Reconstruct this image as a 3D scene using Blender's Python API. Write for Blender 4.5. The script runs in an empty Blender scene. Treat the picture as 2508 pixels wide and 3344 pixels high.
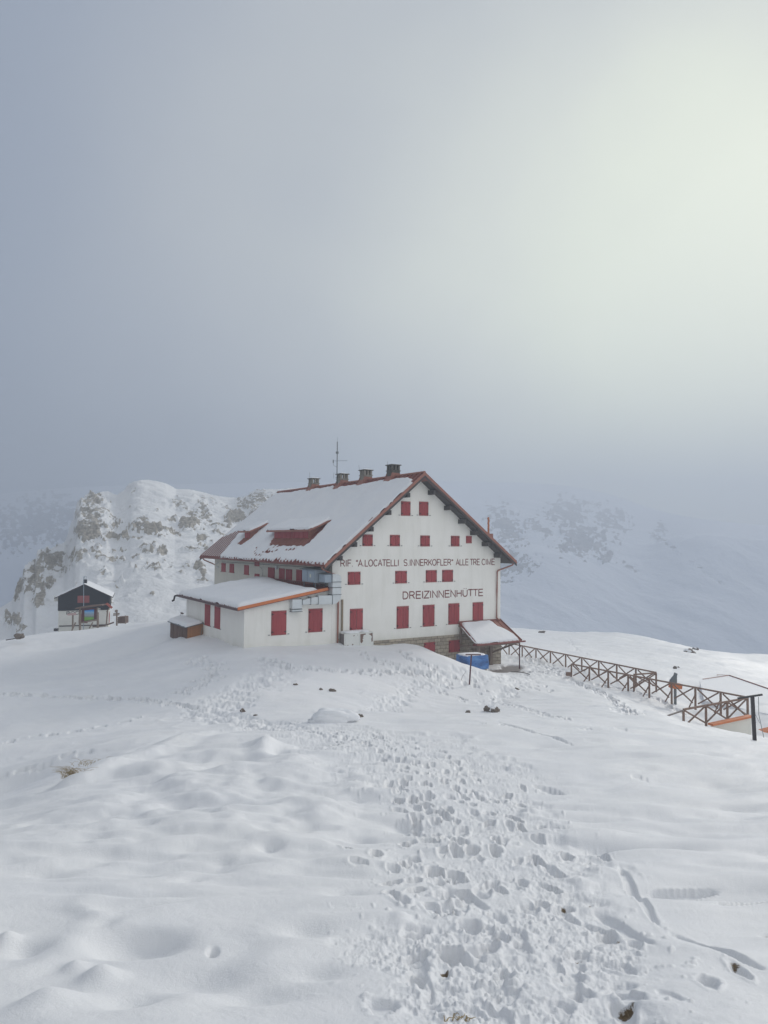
import bpy, bmesh, math, random
import numpy as np
from mathutils import Vector, Matrix, Euler

# ============================ CAMERA, WORLD, SUN, EXPOSURE ============================
S = bpy.context.scene
C = S.collection
CAM = np.array([[0.9999621218, -0.0087037322, 0.0],
                [-0.000368983779, -0.0423921364, -0.999100981],
                [0.00869590745, 0.999063137, -0.0423937422]])      # camera axes -> world
cd = bpy.data.cameras.new("camera")
cam = bpy.data.objects.new("camera", cd)
C.objects.link(cam)
cd.sensor_fit = 'VERTICAL'
cd.sensor_height = 24.0
cd.lens = 24.0 * 2327.0 / 3344.0
cd.clip_start = 0.05
cd.clip_end = 9000.0
m4 = Matrix([[CAM[0][0], CAM[0][1], CAM[0][2], 0], [CAM[1][0], CAM[1][1], -CAM[1][2], 0],
             [CAM[2][0], CAM[2][1], -CAM[2][2], 0], [0, 0, 0, 1]])
# the third column is the camera's +Z (backwards) axis
cx_ = Vector((CAM[0][0], CAM[1][0], CAM[2][0])).normalized()
cy_ = Vector((CAM[0][1], CAM[1][1], CAM[2][1])).normalized()
cz_ = cx_.cross(cy_)
cam.matrix_world = Matrix([[cx_[0], cy_[0], cz_[0], 0], [cx_[1], cy_[1], cz_[1], 0], [cx_[2], cy_[2], cz_[2], 0], [0, 0, 0, 1]])
S.camera = cam

SUN_EL, SUN_AZ = math.radians(24), math.radians(40)     # azimuth to the right of the view direction (+Y)
sun_dir = Vector((math.sin(SUN_AZ) * math.cos(SUN_EL), math.cos(SUN_AZ) * math.cos(SUN_EL), math.sin(SUN_EL)))
GLOW = Vector((math.sin(math.radians(24)) * math.cos(math.radians(12)), math.cos(math.radians(24)) * math.cos(math.radians(12)), math.sin(math.radians(12))))

W = bpy.data.worlds.new("World")
S.world = W
W.use_nodes = True
nt = W.node_tree
nt.nodes.clear()
N = nt.nodes.new
out = N('ShaderNodeOutputWorld'); bg = N('ShaderNodeBackground')
sky = N('ShaderNodeTexSky'); sky.sky_type = 'NISHITA'; sky.sun_disc = False
sky.sun_elevation = SUN_EL; sky.sun_rotation = SUN_AZ
tc = N('ShaderNodeTexCoord')
nrm = N('ShaderNodeVectorMath'); nrm.operation = 'NORMALIZE'
nt.links.new(tc.outputs['Generated'], nrm.inputs[0])
dot = N('ShaderNodeVectorMath'); dot.operation = 'DOT_PRODUCT'; dot.inputs[1].default_value = GLOW
nt.links.new(nrm.outputs[0], dot.inputs[0])
# soft unevenness of the fog
nz = N('ShaderNodeTexNoise'); nz.inputs['Scale'].default_value = 2.1; nz.inputs['Detail'].default_value = 3.5
nz.inputs['Roughness'].default_value = 0.45
nt.links.new(nrm.outputs[0], nz.inputs['Vector'])
def wmath(op, a, b=None, c=None):
    n = N('ShaderNodeMath'); n.operation = op
    for i, v in enumerate((a, b, c)):
        if v is None: continue
        if isinstance(v, (int, float)): n.inputs[i].default_value = v
        else: nt.links.new(v, n.inputs[i])
    return n.outputs[0]
nzo = wmath('MULTIPLY', wmath('SUBTRACT', nz.outputs['Fac'], 0.5), 0.23)
dd = wmath('ADD', dot.outputs['Value'], nzo)
ramp = N('ShaderNodeValToRGB'); ramp.color_ramp.interpolation = 'B_SPLINE'
nt.links.new(dd, ramp.inputs[0])
def srgb(r, g, b):
    f = lambda c: (c / 255 / 12.92) if c / 255 <= 0.04045 else ((c / 255 + 0.055) / 1.055) ** 2.4
    return (f(r), f(g), f(b), 1)
RAMP = [(0.0, (168, 171, 175)), (0.22, (164, 169, 176)), (0.50, (142, 155, 176)), (0.66, (160, 170, 186)), (0.78, (180, 187, 196)), (0.87, (198, 203, 206)), (0.94, (213, 218, 212)), (0.975, (221, 228, 214)), (0.994, (226, 233, 217)), (1.0, (228, 235, 219))]
cr = ramp.color_ramp
cr.elements[0].position = RAMP[0][0]; cr.elements[0].color = srgb(*RAMP[0][1])
cr.elements[1].position = 1.0; cr.elements[1].color = srgb(*RAMP[-1][1])
for p, c in RAMP[1:-1]:
    e = cr.elements.new(p); e.color = srgb(*c)
sep = N('ShaderNodeSeparateXYZ'); nt.links.new(nrm.outputs[0], sep.inputs[0])
vr = N('ShaderNodeValToRGB'); vr.color_ramp.interpolation = 'B_SPLINE'
nt.links.new(wmath('ADD', sep.outputs['Z'], nzo), vr.inputs[0])
v0 = vr.color_ramp
v0.elements[0].position = 0.0; v0.elements[0].color = (0.58, 0.61, 0.65, 1)
v0.elements[1].position = 0.36; v0.elements[1].color = (1.0, 1.0, 1.0, 1)
e = v0.elements.new(0.10); e.color = (0.74, 0.75, 0.765, 1)
e = v0.elements.new(0.20); e.color = (0.97, 0.97, 0.972, 1)
mul = N('ShaderNodeMix'); mul.data_type = 'RGBA'; mul.blend_type = 'MULTIPLY'; mul.inputs[0].default_value = 1.0
nt.links.new(ramp.outputs[0], mul.inputs[6]); nt.links.new(vr.outputs[0], mul.inputs[7])
# thin fog over the clear sky: the sky texture still tints it
skm = N('ShaderNodeMix'); skm.data_type = 'RGBA'; skm.blend_type = 'MULTIPLY'; skm.inputs[0].default_value = 1.0
nt.links.new(sky.outputs[0], skm.inputs[6]); skm.inputs[7].default_value = (0.008, 0.008, 0.008, 1)
add = N('ShaderNodeMix'); add.data_type = 'RGBA'; add.blend_type = 'ADD'; add.inputs[0].default_value = 1.0
nt.links.new(mul.outputs[2], add.inputs[6]); nt.links.new(skm.outputs[2], add.inputs[7])
# white added to the unseen sky overhead and behind right, to brighten the gable
dot2 = N('ShaderNodeVectorMath'); dot2.operation = 'DOT_PRODUCT'; dot2.inputs[1].default_value = Vector((0.80, -0.62, 0.30)).normalized()
nt.links.new(nrm.outputs[0], dot2.inputs[0])
mr1 = N('ShaderNodeMapRange'); mr1.interpolation_type = 'SMOOTHSTEP'; mr1.inputs[1].default_value = 0.10; mr1.inputs[2].default_value = 0.9; mr1.inputs[3].default_value = 0.0; mr1.inputs[4].default_value = 0.62
nt.links.new(dot2.outputs['Value'], mr1.inputs[0])
mr2 = N('ShaderNodeMapRange'); mr2.interpolation_type = 'SMOOTHSTEP'; mr2.inputs[1].default_value = 0.60; mr2.inputs[2].default_value = 1.0; mr2.inputs[3].default_value = 0.0; mr2.inputs[4].default_value = 0.05
nt.links.new(sep.outputs['Z'], mr2.inputs[0])
lift = N('ShaderNodeMix'); lift.data_type = 'RGBA'; lift.blend_type = 'MIX'; lift.inputs[6].default_value = (0, 0, 0, 1); lift.inputs[7].default_value = (1.0, 0.98, 0.93, 1); lift.clamp_factor = False
nt.links.new(wmath('ADD', mr1.outputs[0], mr2.outputs[0]), lift.inputs[0])
gl = N('ShaderNodeMapRange'); gl.interpolation_type = 'SMOOTHSTEP'; gl.inputs[1].default_value = 0.84; gl.inputs[2].default_value = 1.0; gl.inputs[3].default_value = 0.0; gl.inputs[4].default_value = 1.0
nt.links.new(wmath('ADD', dot.outputs['Value'], wmath('MULTIPLY', nzo, 0.35)), gl.inputs[0])
glc = N('ShaderNodeMix'); glc.data_type = 'RGBA'; glc.inputs[6].default_value = (0, 0, 0, 1); glc.inputs[7].default_value = (0.24, 0.24, 0.175, 1)
nt.links.new(gl.outputs[0], glc.inputs[0])
adg = N('ShaderNodeMix'); adg.data_type = 'RGBA'; adg.blend_type = 'ADD'; adg.inputs[0].default_value = 1.0
nt.links.new(add.outputs[2], adg.inputs[6]); nt.links.new(glc.outputs[2], adg.inputs[7])
add2 = N('ShaderNodeMix'); add2.data_type = 'RGBA'; add2.blend_type = 'ADD'; add2.inputs[0].default_value = 1.0
nt.links.new(adg.outputs[2], add2.inputs[6]); nt.links.new(lift.outputs[2], add2.inputs[7])
nt.links.new(add2.outputs[2], bg.inputs[0]); bg.inputs[1].default_value = 1.0
nt.links.new(bg.outputs[0], out.inputs[0])

sl = bpy.data.lights.new("sun", 'SUN'); sl.energy = 2.5; sl.angle = math.radians(10); sl.color = (1.0, 0.955, 0.88)
so = bpy.data.objects.new("sun", sl); C.objects.link(so)
so.rotation_euler = sun_dir.to_track_quat('Z', 'Y').to_euler()
S.view_settings.view_transform = 'Standard'; S.view_settings.look = 'None'
S.view_settings.exposure = -0.12; S.view_settings.gamma = 1.0; S.view_settings.use_curve_mapping = False
S.cycles.volume_bounces = 2
S.cycles.max_bounces = 8
S.cycles.diffuse_bounces = 4

# ============================ HELPERS ============================
F = 2327.0
def rays(px, py):
    """unit-forward world direction(s) of a point of the photograph (2508 x 3344)"""
    px = np.asarray(px, float); py = np.asarray(py, float)
    d = np.stack([(px - 1254) / F, -(py - 1672) / F, -np.ones_like(px)], -1)
    M3 = np.array([[0.9999621218055044, -0.008703732201401873, 0.0],
                   [-0.0003689837794789248, -0.04239213644235648, -0.999100981192003],
                   [0.008695907382453044, 0.9990631370507166, -0.04239374224077047]])
    return d @ M3.T
def atd(px, py, D):
    d = rays(px, py)
    return d / d[..., 1:2] * np.asarray(D, float)[..., None] if np.ndim(px) else d / d[1] * D

def hsh(ix, iy, seed):
    ix = ix.astype(np.int64).astype(np.uint32); iy = iy.astype(np.int64).astype(np.uint32)
    h = ix * np.uint32(374761393) + iy * np.uint32(668265263) + np.uint32((seed * 2246822519) & 0xffffffff)
    h = (h ^ (h >> np.uint32(13))) * np.uint32(1274126177)
    h = (h ^ (h >> np.uint32(15))) * np.uint32(2246822519)
    return ((h ^ (h >> np.uint32(16))) & np.uint32(0xffffff)).astype(np.float32) / np.float32(0xffffff)
def vn(x, y, seed=0):
    fx = np.floor(x); fy = np.floor(y)
    u = (x - fx).astype(np.float32); v = (y - fy).astype(np.float32)
    u = u * u * u * (u * (u * 6 - 15) + 10); v = v * v * v * (v * (v * 6 - 15) + 10)
    a = hsh(fx, fy, seed); b = hsh(fx + 1, fy, seed); c = hsh(fx, fy + 1, seed); d = hsh(fx + 1, fy + 1, seed)
    return (a + (b - a) * u) * (1 - v) + (c + (d - c) * u) * v - 0.5
def fbm(x, y, octv=4, seed=0, gain=0.5, lac=2.03):
    s = 0; a = 1.0
    ca, sa = math.cos(0.6), math.sin(0.6)
    for k in range(octv):
        s = s + a * vn(x, y, seed + k * 17)
        x, y = (x * ca - y * sa) * lac + 11.3, (x * sa + y * ca) * lac + 7.7
        a *= gain
    return s
def smooth(a, b, x):
    t = np.clip((x - a) / (b - a), 0, 1)
    return t * t * (3 - 2 * t)

def tag(o, label=None, cat=None, group=None, kind=None):
    if label: o['label'] = label
    if cat: o['category'] = cat
    if group: o['group'] = group
    if kind: o['kind'] = kind
    return o
def thing(name, loc, label, cat, rz=0.0, group=None):
    o = bpy.data.objects.new(name, None); C.objects.link(o)
    o.empty_display_size = 0.3
    o.location = loc; o.rotation_euler = (0, 0, rz)
    return tag(o, label, cat, group)
def copy_tree(o, parent=None):
    c = o.copy(); C.objects.link(c); c.parent = parent
    for ch in list(o.children): copy_tree(ch, c)
    return c

class MB:
    def __init__(s): s.v = []; s.f = []
    def add(s, vs, fs):
        n = len(s.v); s.v += [tuple(map(float, p)) for p in vs]; s.f += [tuple(n + i for i in f) for f in fs]; return s
    def box(s, x0, x1, y0, y1, z0, z1):
        return s.add([(x0, y0, z0), (x1, y0, z0), (x1, y1, z0), (x0, y1, z0), (x0, y0, z1), (x1, y0, z1), (x1, y1, z1), (x0, y1, z1)],
                     [(0, 3, 2, 1), (4, 5, 6, 7), (0, 1, 5, 4), (1, 2, 6, 5), (2, 3, 7, 6), (3, 0, 4, 7)])
    def bar(s, p, q, w, h=None, up=(0, 0, 1)):
        h = h or w; p = Vector(p); q = Vector(q); d = (q - p).normalized(); up = Vector(up)
        if abs(d.dot(up)) > 0.98: up = Vector((0, 1, 0)) if abs(d.y) < 0.9 else Vector((1, 0, 0))
        a = d.cross(up).normalized(); b = a.cross(d).normalized()
        vs = []
        for c in (p, q):
            for sx, sy in ((-1, -1), (1, -1), (1, 1), (-1, 1)): vs.append(c + a * sx * w / 2 + b * sy * h / 2)
        return s.add(vs, [(3, 2, 1, 0), (4, 5, 6, 7), (0, 1, 5, 4), (1, 2, 6, 5), (2, 3, 7, 6), (3, 0, 4, 7)])
    def tube(s, pts, r, n=10, r2=None):
        pts = [Vector(p) for p in pts]; vs = []; fs = []; L = len(pts)
        for i, p in enumerate(pts):
            if i == 0: d = pts[1] - p
            elif i == L - 1: d = p - pts[-2]
            else: d = (pts[i + 1] - p).normalized() + (p - pts[i - 1]).normalized()
            d.normalize(); up = Vector((0, 0, 1)) if abs(d.z) < 0.95 else Vector((0, 1, 0))
            a = d.cross(up).normalized(); b = a.cross(d).normalized()
            rr = r if r2 is None else r + (r2 - r) * i / (L - 1)
            for k in range(n):
                t = 2 * math.pi * k / n; vs.append(p + a * math.cos(t) * rr + b * math.sin(t) * rr)
        for i in range(L - 1):
            for k in range(n):
                k2 = (k + 1) % n; fs.append((i * n + k, i * n + k2, (i + 1) * n + k2, (i + 1) * n + k))
        fs.append(tuple(range(n - 1, -1, -1))); fs.append(tuple((L - 1) * n + k for k in range(n)))
        return s.add(vs, fs)
    def prism(s, poly, vec):
        """poly: 3D points, extruded by vec"""
        n = len(poly); v = Vector(vec); a = [Vector(p) for p in poly]; b = [p + v for p in a]
        return s.add(a + b, [tuple(range(n - 1, -1, -1)), tuple(range(n, 2 * n))] + [(i, (i + 1) % n, n + (i + 1) % n, n + i) for i in range(n)])
    def build(s, name, mat, parent=None, bevel=0.0, smooth_=False):
        me = bpy.data.meshes.new(name); me.from_pydata(s.v, [], s.f); me.update()
        bm = bmesh.new(); bm.from_mesh(me); bmesh.ops.recalc_face_normals(bm, faces=bm.faces)
        if bevel: bmesh.ops.bevel(bm, geom=list(bm.edges), offset=bevel, segments=1, affect='EDGES', clamp_overlap=True)
        bm.to_mesh(me); bm.free()
        me.materials.append(mat)
        if smooth_: me.polygons.foreach_set('use_smooth', [True] * len(me.polygons))
        o = bpy.data.objects.new(name, me); C.objects.link(o)
        if parent: o.parent = parent
        return o

def grid_mesh(name, X, Y, Z, mat, attrs=None, parent=None, keep=None, flip=False):
    r, c = X.shape
    co = np.stack([X, Y, Z], -1).reshape(-1, 3).astype(np.float32)
    i = np.arange(r * c).reshape(r, c)
    q = np.stack([i[:-1, :-1], i[:-1, 1:], i[1:, 1:], i[1:, :-1]], -1).reshape(-1, 4)
    if keep is not None: q = q[keep.reshape(-1)]
    if flip: q = q[:, ::-1]
    if keep is not None:
        used = np.unique(q); remap = np.zeros(r * c, int); remap[used] = np.arange(len(used)); q = remap[q]; co = co[used]
    me = bpy.data.meshes.new(name)
    me.vertices.add(len(co)); me.vertices.foreach_set('co', co.ravel())
    me.loops.add(q.size); me.loops.foreach_set('vertex_index', q.ravel().astype(np.int32))
    me.polygons.add(len(q)); me.polygons.foreach_set('loop_start', np.arange(0, q.size, 4, dtype=np.int32))
    me.polygons.foreach_set('loop_total', np.full(len(q), 4, dtype=np.int32))
    me.polygons.foreach_set('use_smooth', np.ones(len(q), bool))
    me.update(calc_edges=True)
    for k, a in (attrs or {}).items():
        at = me.attributes.new(k, 'FLOAT', 'POINT'); a = a.reshape(-1).astype(np.float32)
        if keep is not None: a = a[used]
        at.data.foreach_set('value', a)
    me.materials.append(mat)
    o = bpy.data.objects.new(name, me); C.objects.link(o)
    if parent: o.parent = parent
    return o

# ============================ MATERIALS ============================
class Mat:
    def __init__(s, name, rough=0.7, spec=0.3, metal=0.0):
        s.m = bpy.data.materials.new(name); s.m.use_nodes = True; s.t = s.m.node_tree
        s.p = s.t.nodes['Principled BSDF']; s.p.inputs['Roughness'].default_value = rough
        s.p.inputs['Specular IOR Level'].default_value = spec; s.p.inputs['Metallic'].default_value = metal
        s.tc = s.t.nodes.new('ShaderNodeTexCoord')
    def n(s, t, **k):
        n = s.t.nodes.new(t)
        for a, b in k.items(): setattr(n, a, b)
        return n
    def l(s, a, b): s.t.links.new(a, b)
    def map(s, scale=(1, 1, 1), rot=(0, 0, 0), src='Object'):
        mp = s.n('ShaderNodeMapping'); mp.inputs['Scale'].default_value = scale; mp.inputs['Rotation'].default_value = rot
        s.l(s.tc.outputs[src], mp.inputs[0]); return mp.outputs[0]
    def noise(s, scale, detail=4, rough=0.55, vec=None, dist=0.0):
        n = s.n('ShaderNodeTexNoise'); n.inputs['Scale'].default_value = scale; n.inputs['Detail'].default_value = detail
        n.inputs['Roughness'].default_value = rough; n.inputs['Distortion'].default_value = dist
        s.l(vec if vec is not None else s.tc.outputs['Object'], n.inputs['Vector']); return n.outputs['Fac']
    def ramp(s, fac, stops, interp='LINEAR'):
        r = s.n('ShaderNodeValToRGB'); r.color_ramp.interpolation = interp; e = r.color_ramp.elements
        e[0].position, e[0].color = stops[0][0], tuple(stops[0][1]) + (1,); e[1].position, e[1].color = stops[-1][0], tuple(stops[-1][1]) + (1,)
        for p, c in stops[1:-1]: k = e.new(p); k.color = tuple(c) + (1,)
        s.l(fac, r.inputs[0]); return r.outputs[0]
    def mix(s, f, a, b, blend='MIX'):
        n = s.n('ShaderNodeMix', data_type='RGBA', blend_type=blend)
        for i, v in ((0, f), (6, a), (7, b)):
            if isinstance(v, (int, float)): n.inputs[i].default_value = v
            elif isinstance(v, tuple): n.inputs[i].default_value = v + (1,) if len(v) == 3 else v
            else: s.l(v, n.inputs[i])
        return n.outputs[2]
    def math(s, op, a, b=0.0):
        n = s.n('ShaderNodeMath', operation=op)
        for i, v in ((0, a), (1, b)):
            if isinstance(v, (int, float)): n.inputs[i].default_value = v
            else: s.l(v, n.inputs[i])
        return n.outputs[0]
    def attr(s, name):
        n = s.n('ShaderNodeAttribute', attribute_name=name); return n.outputs['Fac']
    def col(s, c):
        if isinstance(c, tuple): s.p.inputs['Base Color'].default_value = c + (1,)
        else: s.l(c, s.p.inputs['Base Color'])
        return s
    def bump(s, h, strength=0.3, dist=0.02):
        b = s.n('ShaderNodeBump'); b.inputs['Strength'].default_value = strength; b.inputs['Distance'].default_value = dist
        s.l(h, b.inputs['Height']); s.l(b.outputs[0], s.p.inputs['Normal']); return s

def simple(name, c, var=0.25, scale=3.0, rough=0.7, spec=0.3, metal=0.0, bump=0.15, stretch=(1, 1, 1)):
    m = Mat(name, rough, spec, metal)
    v = m.map(stretch)
    a = m.noise(scale, 6, 0.65, v); b = m.noise(scale * 9, 3, 0.6, v)
    f = m.math('ADD', m.math('MULTIPLY', a, 0.65), m.math('MULTIPLY', b, 0.35))
    m.col(m.ramp(f, [(0.3, tuple(x * (1 - var) for x in c)), (0.5, c), (0.7, tuple(min(1, x * (1 + var * 0.8)) for x in c))]))
    if bump: m.bump(f, bump, 0.01)
    return m.m

SNOW = (0.80, 0.83, 0.865)
def snow_mat():
    m = Mat('snow', 0.55, 0.25)
    a = m.noise(0.35, 4); g = m.noise(38, 4, 0.7); g2 = m.noise(150, 2, 0.8)
    base = m.ramp(a, [(0.3, (0.79, 0.805, 0.83)), (0.7, (0.83, 0.84, 0.85))])
    bare = m.attr('bare'); nb = m.noise(30, 5, 0.75)
    f = m.math('MULTIPLY', bare, 1.0)
    f = m.math('SUBTRACT', m.math('ADD', f, nb), 0.95)
    f = m.ramp(f, [(0.0, (0, 0, 0)), (0.16, (1, 1, 1))])
    dirt = m.ramp(m.noise(70, 4, 0.8), [(0.3, (0.05, 0.035, 0.02)), (0.55, (0.16, 0.11, 0.06)), (0.75, (0.34, 0.29, 0.2))])
    wet = m.attr('wet')
    base = m.mix(wet, base, (0.16, 0.13, 0.115))
    m.col(m.mix(f, base, dirt))
    h = m.math('ADD', m.math('MULTIPLY', g, 0.6), m.math('MULTIPLY', g2, 0.4))
    m.bump(h, 0.55, 0.02)
    return m.m
M_SNOW = snow_mat()
def roofsnow():
    m = Mat('roof_snow', 0.6, 0.2)
    m.col(m.ramp(m.noise(0.6, 5), [(0.3, (0.80, 0.82, 0.85)), (0.7, (0.84, 0.85, 0.865))]))
    m.bump(m.noise(6, 6, 0.65), 0.25, 0.03); return m.m
M_RSNOW = roofsnow()

def hill_mat(name, rockc, snowc, scale=0.2):
    m = Mat(name, 0.85, 0.15)
    a = m.attr('rock')
    n = m.math('ADD', m.math('MULTIPLY', m.noise(scale * 3, 8, 0.75, m.map((1, 1, 3.2))), 0.55), m.math('MULTIPLY', m.noise(scale * 2.2, 6, 0.7, m.map((.4, .4, 7))), 0.45))
    f = m.math('ADD', a, m.math('MULTIPLY', m.math('SUBTRACT', n, 0.5), 1.5))
    f = m.ramp(f, [(0.47, (0, 0, 0)), (0.53, (1, 1, 1))])
    v = m.map((1, 1, 5))
    r = m.ramp(m.noise(scale * 3.5, 8, 0.75, v), [(0.28, tuple(x * 0.45 for x in rockc)), (0.5, rockc), (0.72, tuple(min(1, x * 1.7) for x in rockc))])
    m.col(m.mix(f, m.ramp(m.noise(scale * .5, 5), [(0.3, tuple(x * .965 for x in snowc)), (0.7, snowc)]), r))
    m.bump(m.noise(scale * 6, 8, 0.7), 0.5, 0.8 if scale > 0.1 else 3.0)
    return m.m
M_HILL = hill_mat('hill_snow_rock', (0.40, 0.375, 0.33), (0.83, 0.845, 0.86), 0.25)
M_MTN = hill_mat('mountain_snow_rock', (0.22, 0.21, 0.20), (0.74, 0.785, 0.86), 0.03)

def plaster():
    m = Mat('white_plaster', 0.85, 0.15)
    a = m.noise(0.5, 6, 0.6); st = m.noise(1.2, 5, 0.65, m.map((1.2, 1.2, 0.12)))
    base = m.ramp(a, [(0.3, (0.83, 0.82, 0.77)), (0.6, (0.88, 0.87, 0.825))])
    base = m.mix(m.ramp(st, [(0.48, (0, 0, 0)), (0.8, (0.28, 0.28, 0.28))]), base, (0.50, 0.49, 0.42))
    # splash dirt along the foot of the walls, a real stain of its own
    sz = m.n('ShaderNodeSeparateXYZ'); m.l(m.tc.outputs['Object'], sz.inputs[0])
    d = m.math('ADD', sz.outputs['Z'], m.math('MULTIPLY', m.noise(0.9, 5), -2.2))
    d = m.ramp(m.math('MULTIPLY', m.math('SUBTRACT', d, 1.2), 0.6), [(0.0, (0.38, 0.38, 0.38)), (0.8, (0, 0, 0))])
    m.col(m.mix(d, base, (0.56, 0.57, 0.47)))
    m.bump(m.noise(14, 5, 0.7), 0.2, 0.01); return m.m
M_PLASTER = plaster()
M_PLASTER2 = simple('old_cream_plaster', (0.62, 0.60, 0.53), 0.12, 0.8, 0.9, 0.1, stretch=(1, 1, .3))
def stone():
    m = Mat('stone_blocks', 0.9, 0.15)
    s = m.n('ShaderNodeSeparateXYZ'); m.l(m.tc.outputs['Object'], s.inputs[0])
    c = m.n('ShaderNodeCombineXYZ'); m.l(m.math('ADD', s.outputs['X'], s.outputs['Y']), c.inputs[0]); m.l(s.outputs['Z'], c.inputs[1])
    w = m.n('ShaderNodeMix', data_type='VECTOR'); w.inputs[0].default_value = 0.04
    wn = m.n('ShaderNodeTexNoise'); wn.inputs['Scale'].default_value = 2.0; m.l(c.outputs[0], wn.inputs['Vector'])
    m.l(c.outputs[0], w.inputs[4]); m.l(wn.outputs['Color'], w.inputs[5])
    b = m.n('ShaderNodeTexBrick'); m.l(w.outputs[1], b.inputs['Vector'])
    b.inputs['Scale'].default_value = 1.0; b.inputs['Brick Width'].default_value = 0.55; b.inputs['Row Height'].default_value = 0.27
    b.inputs['Mortar Size'].default_value = 0.022; b.inputs['Mortar Smooth'].default_value = 0.35; b.inputs['Bias'].default_value = -0.1
    b.inputs['Color1'].default_value = (0.48, 0.43, 0.36, 1); b.inputs['Color2'].default_value = (0.31, 0.28, 0.235, 1); b.inputs['Mortar'].default_value = (0.2, 0.18, 0.15, 1)
    n = m.noise(5, 7, 0.7)
    m.col(m.mix(0.7, b.outputs['Color'], m.ramp(n, [(0.3, (0.6, 0.58, 0.55)), (0.7, (1.25, 1.2, 1.1))]), 'MULTIPLY'))
    m.bump(m.math('SUBTRACT', m.math('MULTIPLY', n, 0.5), b.outputs['Fac']), 0.8, 0.03); return m.m
M_STONE = stone()
M_CHIM = simple('chimney_masonry', (0.27, 0.25, 0.215), 0.35, 3, 0.9, 0.1, bump=0.4)
M_CHIMD = simple('sooty_chimney_masonry', (0.12, 0.115, 0.10), 0.4, 3, 0.9, 0.1, bump=0.4)
M_DARK = simple('dark_opening', (0.03, 0.03, 0.028), 0.2, 3, 0.9, 0.1, bump=0)
M_SHUT = simple('red_shutter_paint', (0.34, 0.062, 0.068), 0.26, 0.7, 0.6, 0.3, stretch=(1, 1, .15))
M_TRIM = simple('red_brown_sheet_metal', (0.32, 0.14, 0.105), 0.18, 2, 0.55, 0.35)
M_ROOF = simple('red_roof_sheet', (0.235, 0.085, 0.07), 0.22, 1.5, 0.55, 0.35)
M_ORANGE = simple('orange_fascia_board', (0.62, 0.20, 0.075), 0.12, 2, 0.55, 0.35)
M_SOFFIT = simple('dark_soffit_boards', (0.085, 0.08, 0.078), 0.3, 3, 0.85, 0.15, stretch=(1, .2, 1))
M_HINGE = simple('black_iron', (0.03, 0.028, 0.028), 0.2, 5, 0.6, 0.4, bump=0)
M_LETTER = simple('dark_red_paint_lettering', (0.19, 0.045, 0.045), 0.12, 1, 0.8, 0.15, bump=0)
M_ZINC = simple('galvanised_sheet', (0.62, 0.66, 0.68), 0.1, 1.5, 0.38, 0.5, 0.35)
M_ZINCD = simple('blue_grey_sheet', (0.30, 0.36, 0.42), 0.12, 1.5, 0.45, 0.5, 0.15)
M_SEAM = simple('dark_duct_flange', (0.16, 0.18, 0.19), 0.15, 3, 0.5, 0.4, 0.2, bump=0)
M_PIPE = simple('brown_pipe', (0.30, 0.245, 0.17), 0.25, 4, 0.7, 0.3, stretch=(1, 1, .2))
M_WOODR = simple('orange_brown_boards', (0.40, 0.20, 0.10), 0.3, 2.5, 0.75, 0.2, bump=.3, stretch=(4, 4, .3))
M_WOODD = simple('dark_weathered_boards', (0.17, 0.12, 0.10), 0.35, 2.5, 0.85, 0.15, bump=.3, stretch=(4, 4, .3))
M_RAIL = simple('weathered_rail_wood', (0.235, 0.16, 0.125), 0.4, 5, 0.85, 0.15, bump=.35)
M_RAILH = simple('grey_handrail_wood', (0.24, 0.21, 0.19), 0.35, 5, 0.85, 0.15, bump=.35)
M_WOODG = simple('grey_brown_timber', (0.25, 0.20, 0.165), 0.35, 3, 0.85, 0.15, bump=.35, stretch=(3, 3, .4))
M_BLACK = simple('black_painted_steel', (0.035, 0.03, 0.032), 0.3, 3, 0.5, 0.4)
M_MAROON = simple('maroon_painted_steel', (0.10, 0.035, 0.045), 0.3, 3, 0.5, 0.4)
def tarp():
    m = Mat('blue_tarpaulin', 0.45, 0.45)
    n = m.noise(1.5, 5, 0.6, m.map((1, 1, 2.5)))
    m.col(m.ramp(n, [(0.3, (0.03, 0.085, 0.22)), (0.5, (0.055, 0.17, 0.44)), (0.72, (0.13, 0.29, 0.56))]))
    m.bump(m.noise(3.0, 5, 0.6, m.map((1, 1, 3)), 0.5), 0.9, 0.08); return m.m
M_TARP = tarp()
M_CAB = simple('white_enamel_cabinet', (0.72, 0.73, 0.70), 0.06, 2, 0.5, 0.4)
M_RUST = simple('bare_brown_patch', (0.20, 0.135, 0.11), 0.3, 8, 0.85, 0.15)
M_BLKCLAD = simple('black_board_cladding', (0.022, 0.024, 0.028), 0.25, 2, 0.8, 0.2, stretch=(1, 1, 6))
M_HUTW = simple('hut_render', (0.66, 0.66, 0.62), 0.1, 1.5, 0.9, 0.1)
M_ROCK = simple('boulder_rock', (0.21, 0.18, 0.155), 0.4, 2.5, 0.9, 0.15, bump=.6)
M_PINK = simple('faded_sign_board', (0.46, 0.33, 0.32), 0.15, 4, 0.8, 0.2)
M_SIGNR = simple('red_arrow_board', (0.42, 0.12, 0.09), 0.15, 4, 0.7, 0.2)
M_GRASS = simple('dry_grass', (0.42, 0.34, 0.22), 0.3, 6, 0.9, 0.1, bump=0)

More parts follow.
